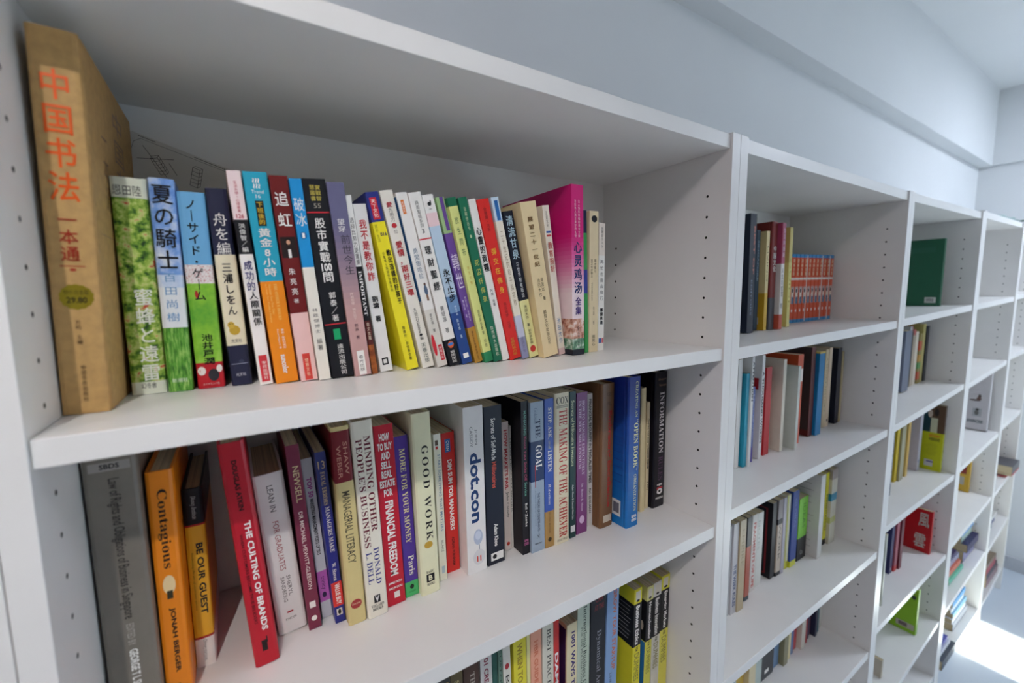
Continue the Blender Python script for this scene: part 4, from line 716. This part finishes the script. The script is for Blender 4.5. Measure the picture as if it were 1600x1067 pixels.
# ---------------------------------------------------------------- second bookcase
e1 = 'books on the upper tier of the second bookcase'
bk('e1', e1, 'thick navy book at the left end of its tier in the second bookcase', '#141d2e', [('r','t','BEST OF',.7,.1,.5,.22,'#b06a58','B'), ('r','a','EDITORS',.5,.55,.85,.2,'#8090a8')], d=.15)
bk('e2', e1, 'slate blue slim book beside the thick navy one', '#33485a', [('r','t','SINGAPORE',.5,.1,.5,.36,'#8aa0b0','B')], d=.14)
bk('e3', e1, 'beige book with mustard lower cover', '#dccb92', [('r','t','LIVING',.5,.15,.5,.4,'#8a7a50')], d=.15, cover_art=[('b','mustard_block',.5,.62,1.0,1.0,'#c8a02c'), ('b','barcode_label',.82,.87,.94,.2,'#e6e6e0')], bands=[(.62, 1, '#d8b23c')])
bk('e4', e1, 'maroon hardback with white brush characters and grey foot', '#7c2b26', [('v','t','中国文化',.55,.22,.46,.5,W_,'B')], bands=[(.70, 1, '#4a4a50')], hard=True, d=.15)
bk('e5', e1, 'grey book with magenta and white lettered spine', '#b0a8aa', [('v','t','生活的藝術',.5,.05,.32,.6,'#d8b8c8','B'), ('v','s','人生的智慧 著',.5,.42,.80,.6,K_)], bands=[(0, .38, '#b04a68'), (.38, .86, '#dedad4'), (.86, 1, '#c85a44')], d=.15)
bk('e6', e1, 'pale yellow book left of the red comic volumes', '#d8cf7a', [('r','t','GUIDE',.5,.3,.8,.4,'#a8983c')], bands=[(0, .35, '#c8ba6a')], d=.14)
proto = None
ORD = ['first', 'second from the left', 'third from the left', 'fourth from the left', 'fifth from the left', 'sixth from the left', 'fifth from the right', 'fourth from the right', 'third from the right', 'second from the right', 'rightmost']
WE = {3: 1, 7: 1, 9: 1}
for i in range(11):
    k = 'm%d' % i; x, y, z, w, h, lean = G[k]
    z = shz(2, 0, x + w / 2) + .0003
    if proto is None:
        proto = book((x, y, z), w, h, .112, 0, '#d8552e', 'orange-red comic volume with blue ends, leftmost of the uniform set', group='uniform comic volumes in the second bookcase',
            bands=[(0, .05, '#3a8cc4'), (.34, .375, '#ece4dc'), (.95, 1, '#3a8cc4')], texts=[('v','t','漫画全集',.5,.07,.31,.5,'#f0d4b0','B'), ('b','figure_picture',.5,.47,.72,.86,'patchy:420:#3a2a28,#c8563a,#e8d8c8,#5a7a9a,#e8e0d8'), ('e','figure_picture',.5,.52,.64,.5,'#e8d8c8'), ('e','figure_picture',.45,.50,.56,.4,'#3a2a28'), ('b','figure_picture',.55,.62,.72,.5,'#4a6a8a'), ('h','n','1',.5,.80,.84,.3,W_,'B')])
    else:
        r = proto.copy(); COL.objects.link(r); r.location = (x, y, z); r['label'] = 'orange-red comic volume with blue ends, %s of the uniform set' % ORD[i]
        for ch in list(proto.children):
            c = ch.copy(); COL.objects.link(c); c.parent = r
        if i in WE:
            vs, fs = grid_patch(8, 'b')
            put(r, 'white_edge', Face(lambda s, zz, l: (s, -l, zz)), vs, fs, w * .36, h / 2, w * .24, h * .98, M('#e8e2dc'), lift=EPS * 1.2)

e2 = 'books on the second tier of the second bookcase'
bk('f1', e2, 'white slim book touching the left side of the tier', '#e4e2de', d=.13)
bk('f2', e2, 'cream book with a teal border and teal spine', '#2b9cb8', d=.12, cover_art=[('b','cream_panel',.5,.05,.93,.8,'#ddd6c2'), ('b','printed_lines',.5,.12,.13,.5,'#a0987c'), ('b','printed_lines',.5,.5,.51,.5,'#a0987c')])
bk('f3', e2, 'white book with black capitals high on its spine', '#e0dfdd', [('r','t','ATTENTION',.55,.04,.40,.6,K_,'B')], d=.13)
bk('f4', e2, 'very thin blue and violet book', '#5a6aa8', [('r','t','LEADERSHIP',.5,.1,.7,.5,'#b0b8dc')], bands=[(.8, 1, '#4a3c90')], d=.12)
bk('f5', e2, 'white book with a red square on its cover', '#e2e0e0', [('r','t','A THOUSAND WORDS',.5,.15,.85,.6,K_,'B')], d=.13, cover_art=[('b','red_square',.80,.22,.33,.30,'#b8242c')])
bk('f6', e2, 'red book in front of the cream cover full of text', '#b8242a', d=.13)
def lines(n, c, x=.5, wd=.7, a=.1, b=.9): return [('b','text_line',x - .04 * ((i * 7) % 5) / 5, a + (b - a) * i / n, a + (b - a) * i / n + .006, wd * (.6 + .4 * ((i * 3) % 4) / 4), c) for i in range(n)]
bk('f7', e2, 'cream covered book printed with many lines of small text', '#dbd4c4', d=.13, cover_art=lines(24, '#8a8478') + [('r','t','STORY',.3,.05,.12,.1,K_)])
bk('f8', e2, 'pale grey green book with a teal figure low on its cover', '#c9cec6', d=.13, cover_art=lines(18, '#9aa09a', b=.75) + [('e','teal_figure',.2,.82,.98,.2,'#2a9c98')])
book((.470, .088, shz(2, 1, .485) + .0003), .026, .215, .14, 0, '#c8502c', 'white and orange book squeezed behind the grey green one', group=e2, bands=[(.16, .3, '#e8ded8')])
bk('f10', e2, 'dark book with grey lettered cover and dark red spine', '#5c2420', d=.14, cover_art=[('b','dark_panel',.5,.0,.93,.98,'#3c3838')] + lines(20, '#8a8480', a=.15, b=.8))
bk('f12', e2, 'bright blue paperback right of the dark lettered book', '#1c7ab0', d=.14, bands=[(0, .02, '#e0c468')])
bk('f13', e2, 'cream slim paperback right of the blue one', '#d9c7a4', [('r','t','A SHORT HISTORY',.5,.1,.8,.4,'#8a7450')], d=.14)
bk('f14', e2, 'pale pink slim paperback left of the black book', '#dfc9ae', [('e','black_dot',.5,.9,.94,.4,K_)], d=.14)
bk('f15', e2, 'black book with a white label near its foot', '#191d2b', d=.14, cover_art=[('b','white_label',.45,.83,.96,.28,'#c8c8c8')])
bk('f16', e2, 'mottled beige thin book at the right end of the row', '#b5a57c', d=.13)

e3 = 'books on the third tier of the second bookcase'
bk('g1', e3, 'glossy grey sliver of a book at the left end', '#c4c6c8', d=.13)
bk('g2', e3, 'pale grey book with dark blue capitals', '#c3c2c6', [('r','t','THE WEEK RULES',.5,.45,.92,.5,'#3c4a78','B')], d=.13)
bk('g3', e3, 'tan book in a shiny plastic jacket', '#b9a888', [('r','t','EMPIRE',.5,.1,.5,.4,'#9c8c6c')], d=.13)
bk('g4', e3, 'black and brick red slim book', '#b25a46', bands=[(0, .35, '#1c1c28'), (.95, 1, '#30404c')], d=.13)
bk('g5', e3, 'white book with red printed lettering', '#dcd6d0', [('r','t','FRAGMENTS OF LIFE',.5,.1,.95,.5,'#c05a50','B')], d=.13)
bk('g5b', e3, 'broad white book left of the black framed one', '#d8d8d2', [('r','t','NOTES',.3,.1,.5,.3,'#b0b0a8')], d=.13)
bk('g6', e3, 'black book with a thin red frame on its cover', '#17161a', d=.14, cover_art=[('b','red_frame',.5,.08,.95,.84,'#7a2428'), ('b','red_frame',.5,.095,.935,.78,'#15141a')])
bk('g7', e3, 'beige book with black head and black corner', '#c6b8a8', [('r','t','WORK',.5,.3,.8,.4,'#3a3430')], bands=[(0, .25, '#8c8484'), (.25, .32, K_), (.95, 1, K_)], d=.13)
bk('g8', e3, 'grey lilac slim book on the third tier', '#b4b0bc', d=.12)
bk('g9', e3, 'white book with a lime strip and lime foot', '#dcdcc4', [('b','lime_strip',.2,.0,.98,.3,'#b6b83c'), ('b','lime_strip',.5,.9,1.0,.9,'#c8c83c')], d=.13)
bk('g10', e3, 'royal blue book with a yellow green foot', '#26428c', [('r','t','GLOBAL',.5,.1,.5,.3,'#5a78b8')], bands=[(.92, 1, '#c9cc3c')], d=.14)
bk('g11', e3, 'lime green over black short book', '#7cc43c', [('r','t','IDEAS',.6,.1,.5,.3,'#4a8a2c'), ('h','p','Co',.5,.85,.92,.3,'#c0c0c0')], bands=[(.64, 1, '#15171c')], d=.12)
bk('g12', e3, 'white cover printed with grey text, standing proud', '#d6d5d0', d=.15, cover_art=lines(11, '#9a9892', x=.75, wd=.35, a=.12, b=.95))
bk('g13', e3, 'yellow book with black capitals and black foot', '#d8d02c', [('r','t','PRESENTATION',.5,.3,.8,.5,'#4a4418','B')], bands=[(.92, 1, K_)], d=.13)
bk('g14', e3, 'cream book with a teal block and an olive block', '#d2cebc', bands=[(0, .13, '#a89c94'), (.32, .42, '#2f86a4'), (.64, .72, '#c2c47a')], d=.13)

e4 = 'books on the fourth tier of the second bookcase'
row4 = [(.235, .262, '#1c1e22', 'black book, leftmost on the fourth tier'), (.263, .285, '#6a706c', 'grey green book on the fourth tier'), (.286, .312, '#a9bcc4', 'pale blue book on the fourth tier'),
 (.313, .352, '#d3b24c', 'mustard yellow book on the fourth tier'), (.353, .384, '#d9cba4', 'cream book between mustard and mint'), (.385, .42, '#b8c6c0', 'mint grey book left of the black one'), (.421, .487, '#24262c', 'thick black book with a small white mark'),
 (.489, .522, '#6f8cae', 'blue grey book right of the thick black one'), (.524, .546, '#8a8668', 'olive slim book on the fourth tier'), (.547, .568, '#ddcf9c', 'light cream slim book on the fourth tier'), (.57, .592, '#5c74a4', 'blue and white book left of the red ones'),
 (.594, .618, '#b8464c', 'red book left of the white slim one'), (.62, .642, '#d6d0c4', 'white slim book between two red books'), (.644, .664, '#a02c34', 'dark crimson book on the fourth tier'), (.665, .683, '#343a5c', 'navy slim book on the fourth tier'),
 (.684, .70, '#6a3038', 'maroon slim book on the fourth tier'), (.701, .714, '#2c3048', 'midnight blue thin book'), (.715, .734, '#2c6c78', 'teal book left of the last white one'), (.735, .762, '#d3d4ce', 'white book, last on the right of the fourth tier')]
for i, (a, b, c, lab) in enumerate(row4):
    tx = [('r','t',['LIFE','MARKETS','GROWTH','TRENDS','PEOPLE'][i % 5],.5,.1,.5,.35,'#d8d4c8' if i in (0, 6, 13, 14, 16) else '#4a4a4a')]
    if i == 6: tx.append(('b','white_mark',.5,.88,.93,.3,W_))
    book(((a + b) / 2, .108 + .004 * ((i * 5) % 4), max(shz(2, 3, a), shz(2, 3, b)) + .0003), b - a - .0004, .188 + .006 * ((i * 7) % 5), .13, 0, c, lab, texts=tx, group=e4)

# ---------------------------------------------------------------- third bookcase
def at(n, lev, x, y, w, h, d, c, lab, **kw):
    return book((x, y, max(shz(n, lev, x - w / 2), shz(n, lev, x + w / 2)) + .0002), w, h, d, kw.pop('lean', 0), c, lab, **kw)
at(3, 0, 1.357, .062, .018, .222, .175, '#1c5a40', 'large dark green book with a barcode label, alone on the top tier', cover_art=sq([('b','barcode_label',.78,.87,.955,.26,'#c8ccc8')] + [('b','barcode',.69 + .02 * i,.885,.935,.008 + .004 * (i % 2),'#3a403c') for i in range(9)] + [('b','printed_lines',.5,.12,.2,.6,'#245f48')], 0.62), bands=[(0, 1, '#d8d8d0')] if 0 else (), pages=PAGES_W)
k3 = 'books on the second tier of the third bookcase'
for a, b, y, h, c, lab, kw in [
 (1.178, 1.236, .094, .20, '#6b7488', 'thick slate blue book on the left of the tier', {}), (1.238, 1.258, .10, .21, '#b8bcc0', 'grey white slim book next to the slate one', {}), (1.260, 1.286, .104, .21, '#202026', 'black book with a red head next to the ivory one', dict(bands=[(0, .1, '#7a3434')])),
 (1.288, 1.312, .104, .195, '#b5a894', 'beige book with a red tip', dict(bands=[(0, .1, '#b0504c')])), (1.314, 1.342, .104, .185, '#dbd2c2', 'short ivory book on the second tier', {}), (1.344, 1.368, .10, .175, '#9a8c54', 'patterned book with orange and green blocks', dict(bands=[(.15, .33, '#c4573a'), (.42, .55, '#cc9c4c'), (.58, .7, '#5c9c5c'), (.76, .92, '#c4573a')])),
 (1.370, 1.396, .10, .205, '#c3b874', 'olive yellow tall book on the second tier', {}), (1.40, 1.426, .098, .195, '#22242c', 'black book at the right end of the leaning group', {})]:
    at(3, 1, (a + b) / 2, y, b - a - .0004, h, .13, c, lab, group=k3, **kw)
k3 = 'books on the third tier of the third bookcase'
at(3, 2, 1.045, .066, .022, .22, .14, '#5e6674', 'grey book with white capitals nearest the bookcase side', texts=[('r','t','CALCULATED RISK',.55,.08,.85,.5,'#c8ccd4','B')], group=k3)
at(3, 2, 1.196, .094, .024, .215, .14, '#cdb42c', 'mustard yellow book on the third tier of the third bookcase', group=k3)
at(3, 2, 1.226, .088, .034, .215, .14, '#a8a488', 'khaki grey thick book on the third tier', group=k3)
at(3, 2, 1.283, .09, .022, .20, .13, '#d8b868', 'yellow spined book with an orange pattern', texts=[('r','t','GOLD COAST',.5,.1,.9,.5,'#d88c4c')], group=k3)
at(3, 2, 1.386, .085, .026, .225, .15, '#c2bfcc', 'lilac white thick book beside the lime guide', texts=[('e','small_emblem',.4,.82,.87,.4,'#6a7a8a')], group=k3)
at(3, 2, 1.434, .036, .014, .238, .165, '#c6cc1e', 'lime travel guide with a street photo, facing left', group=k3, bands=[(0, .42, '#5a4434')],
   cover_art=sq([('b','cover_photo',.5,.0,.42,.99,'#5c4636'), ('b','cover_photo',.2,.05,.42,.38,'#20444c'), ('e','cover_photo',.35,.08,.2,.2,'#c8b8a8'), ('b','cover_photo',.55,.2,.42,.3,'#c4c8ac'), ('e','cover_photo',.62,.05,.17,.2,'#2c2420'), ('h','t','GETAWAY',.62,.45,.49,.5,'#d8642c','B'), ('h','t','WEEKEND',.62,.50,.545,.5,'#4a4a1c','B')] + lines(9, '#a4aa28', x=.55, wd=.6, a=.6, b=.78) + [('b','white_card',.45,.84,.94,.38,'#ccccd0'), ('b','white_card',.5,.86,.88,.3,'#5a5a9c')], 0.36))
k3 = 'books on the fourth tier of the third bookcase'
at(3, 3, .933, .03, .012, .225, .15, '#b4b8ac', 'pale green grey thin book behind the bookcase side', group=k3)
at(3, 3, 1.146, .072, .024, .20, .14, '#262a5c', 'navy book with a white label, standing left of the pink one', group=k3, cover_art=[('b','white_label',.75,.82,.95,.3,'#c8ccd4')], texts=[('h','p','A',.5,.9,.95,.5,W_)])
at(3, 3, 1.176, .068, .024, .19, .14, '#a85a68', 'pink red book on the fourth tier', group=k3, bands=[(.9, 1, '#c83a3c')])
at(3, 3, 1.205, .064, .024, .205, .14, '#6c2230', 'wine red book on the fourth tier', group=k3)
at(3, 3, 1.395, .034, .014, .158, .13, '#bc1820', 'red cover with white brush characters, facing left', group=k3, cover_art=sq([('h','t','風',.62,.08,.4,.5,'#c8c8c0','B'), ('h','t','雲',.5,.58,.9,.55,'#c8c8c0','B')], 0.44))
k3 = 'books on the fifth tier of the third bookcase'
at(3, 4, 1.310, .031, .018, .17, .14, '#84b424', 'lime green cover with a white label, facing left', group=k3, cover_art=sq([('b','white_label',.5,.80,.92,.84,'#b4ac9c'), ('b','barcode',.4,.82,.9,.4,'#6a5a5c'), ('e','dark_emblem',.8,.15,.24,.2,'#2c3a34')], 0.42), pages=PAGES_W)
at(3, 4, 1.03, .04, .012, .06, .10, '#b8b0a0', 'tiny beige booklet behind the side of the bookcase', group=k3)

# ---------------------------------------------------------------- fourth bookcase
at(4, 2, 2.044, .033, .022, .255, .165, '#cbc8cc', 'white exercise book with two posing figures on its cover', pages=PAGES_W, cover_art=sq([
 ('e','figure_photo',.55,.38,.44,.14,'#4c4038'), ('e','figure_photo',.53,.42,.49,.22,'#6a5048'), ('e','figure_photo',.35,.47,.50,.5,'#5c4a48'), ('b','figure_photo',.5,.62,.76,.42,'#aeb0b4'), ('e','figure_photo',.5,.62,.66,.16,'#33302e'), ('e','figure_photo',.48,.65,.74,.2,'#6c6a68'), ('h','t','EXERCISE',.45,.82,.87,.7,'#4a5a60','B')] + lines(6, '#b0aeb4', x=.3, wd=.4, a=.1, b=.34), 0.4), bands=[(.985, 1, '#6c686a')])
at(4, 3, 2.052, .068, .018, .14, .12, '#cfa83c', 'yellow cover with a red picture and a small barcode', cover_art=sq([('b','cover_photo',.35,.0,.42,.7,'#8c3030'), ('b','barcode_label',.35,.52,.78,.42,'#b8b4a8')], 0.3))
def lying(n, lev, x, y, z, length, thick, deep, c, lab, group, rz=0.0, texts=(), **kw):
    """a book lying flat with its spine to the front; x is where its foot end begins"""
    r = book((x, y, z + thick / 2), thick, length, deep, 0, c, lab, texts=texts, group=group, rot=(0, PI / 2, 0), **kw)
    if rz: r.rotation_euler = (Matrix.Rotation(rz, 3, 'Z') @ Matrix.Rotation(PI / 2, 3, 'Y')).to_euler()
    return r
def pile(n, lev, x, y, items, group, jitter=.006):
    z = max([max(shz(n, lev, x + i[5].get('dx', 0)), shz(n, lev, x + i[5].get('dx', 0) + i[0])) for i in items[:1]]) + .0006
    for i, (length, th, deep, c, lab, kw) in enumerate(items):
        kw = dict(kw); dx = kw.pop('dx', 0); dy = kw.pop('dy', 0)
        lying(n, lev, x + dx, y + dy, z, length, th, deep, c, lab, group, **kw); z += th + .0004
g4 = 'flat pile on the fifth tier of the fourth bookcase'
pile(4, 4, 1.665, .028, [(.20, .016, .14, '#6cc0a4', 'mint green book at the bottom of the front pile', {}), (.19, .022, .14, '#cf7460', 'orange book lying on the mint green one', {'dy': .008}), (.20, .024, .14, '#8f90a8', 'grey lilac book on top of the orange one', {'dy': .016}), (.18, .014, .13, '#3a3058', 'dark violet thin book on the grey lilac one', {'dy': .02})], g4)
pile(4, 4, 1.885, .035, [(.18, .046, .15, '#8884a8', 'thick purple grey box book lying in the rear pile', {}), (.175, .034, .14, '#2c2850', 'navy book on the thick purple one', {'dy': -.01}), (.16, .026, .13, '#b4c8bc', 'pale green book on the navy one', {'dy': .01}), (.18, .018, .13, '#6c9cd0', 'light blue book topping the rear pile', {'dy': .01, 'dx': .005})], g4)
g4 = 'flat pile on the lowest open tier of the fourth bookcase'
pile(4, 5, 1.508, -.006, [(.17, .034, .16, '#3c4250', 'large dark slate book lying flat on the lowest tier', {}), (.15, .016, .15, '#d8dce4', 'white book lying on the dark slate one', {'dy': .012}), (.14, .014, .14, '#4c50a4', 'violet blue book above the white one', {'dy': .018})], g4)
pile(4, 5, 1.80, .028, [(.22, .03, .15, '#c8ccd2', 'light grey book flat on the lowest tier, rear pile', {}), (.2, .02, .15, '#e6e8ee', 'white book on the light grey one', {'dy': .004}), (.2, .02, .14, '#8cc0dc', 'pale blue book with dark spots near the pile top', {'dy': .004, 'dx': .01}), (.19, .018, .14, '#dfe2e8', 'second white book under the sky blue one', {'dy': .01}), (.19, .022, .14, '#5c9cd0', 'sky blue book topping the rear pile of the lowest tier', {'dy': .01, 'dx': .02})], g4)

# ---------------------------------------------------------------- fifth bookcase
g5 = 'flat pile on the fourth tier of the farthest bookcase'
pile(5, 3, 2.335, -.014, [(.155, .010, .2, '#b83038', 'thin red book under the large dark grey one', {}), (.155, .034, .2, '#58585f', 'large dark grey book sticking out over the shelf edge', {}), (.14, .016, .15, '#c09070', 'tan book on the large dark grey one', {'dy': .07}), (.14, .018, .14, '#a4b8ac', 'green grey book lying above the tan one', {'dy': .08}), (.13, .02, .14, '#b83c40', 'red book topping the pile by the end wall', {'dy': .09})], g5)
g5 = 'flat pile on the fifth tier of the farthest bookcase'
pile(5, 4, 2.14, .03, [(.2, .02, .15, '#5c7480', 'blue grey book at the bottom of the fanned pile', {}), (.2, .018, .14, '#3c3c70', 'navy book in the fanned pile', {'dx': .05}), (.2, .016, .14, '#d4d4d0', 'off white book in the fanned pile', {'dx': .09}), (.2, .018, .14, '#2c3444', 'charcoal book in the fanned pile', {'dx': .05, 'dy': .01}), (.18, .03, .14, '#8c5c58', 'brown red book topping the fanned pile', {'dx': .0, 'dy': .01})], g5)
g5 = 'flat pile on the lowest tier of the farthest bookcase'
pile(5, 5, 2.15, .01, [(.22, .04, .17, '#8c6c70', 'broad brown pink book at the bottom of its pile', {'dx': .08}), (.2, .03, .16, '#3c3840', 'black book on the brown pink one', {'dx': .07}), (.18, .03, .15, '#9c3440', 'crimson book with yellow spots above the black one', {'dx': .05}), (.18, .02, .14, '#7c6c5c', 'taupe book topping the lowest far pile', {'dx': .05})], g5)
lying(5, 5, 2.12, .02, shz(5, 5, 2.15) + .001, .02, .02, .1, '#58a8c0', 'small turquoise booklet left of the lowest far pile', g5)

# clear plastic bag on top of the far bookcases
bag = empty('plastic_bag', (2.40, .13, .3600), 'crumpled pale green plastic bag lying on top of the far bookcases', 'bag')
bm = bmesh.new(); bmesh.ops.create_icosphere(bm, subdivisions=4, radius=1)
rnd = random.Random(3)
from mathutils import noise as _n
for v in bm.verts:
    k = 1 + .35 * _n.noise(v.co * 2.3) + .22 * _n.noise(v.co * 5.7)
    v.co = Vector((v.co.x * .085 * k, v.co.y * .06 * k, max(0, .026 + v.co.z * .034 * k)))
link('bag_body', fin(bm, 'bag_body'), mat('#a5bab7', rough=.4), bag)
bm = bmesh.new(); bmesh.ops.create_icosphere(bm, subdivisions=3, radius=1)
for v in bm.verts:
    k = 1 + .4 * _n.noise(v.co * 3.1 + Vector((5, 0, 0)))
    v.co = Vector((.065 + v.co.x * .03 * k, -.07 + v.co.y * .02 * k, max(0, .02 + v.co.z * .02 * k)))
link('dark_bottle_cap', fin(bm, 'dark_bottle_cap'), mat('#2c5c50', rough=.35), bag)
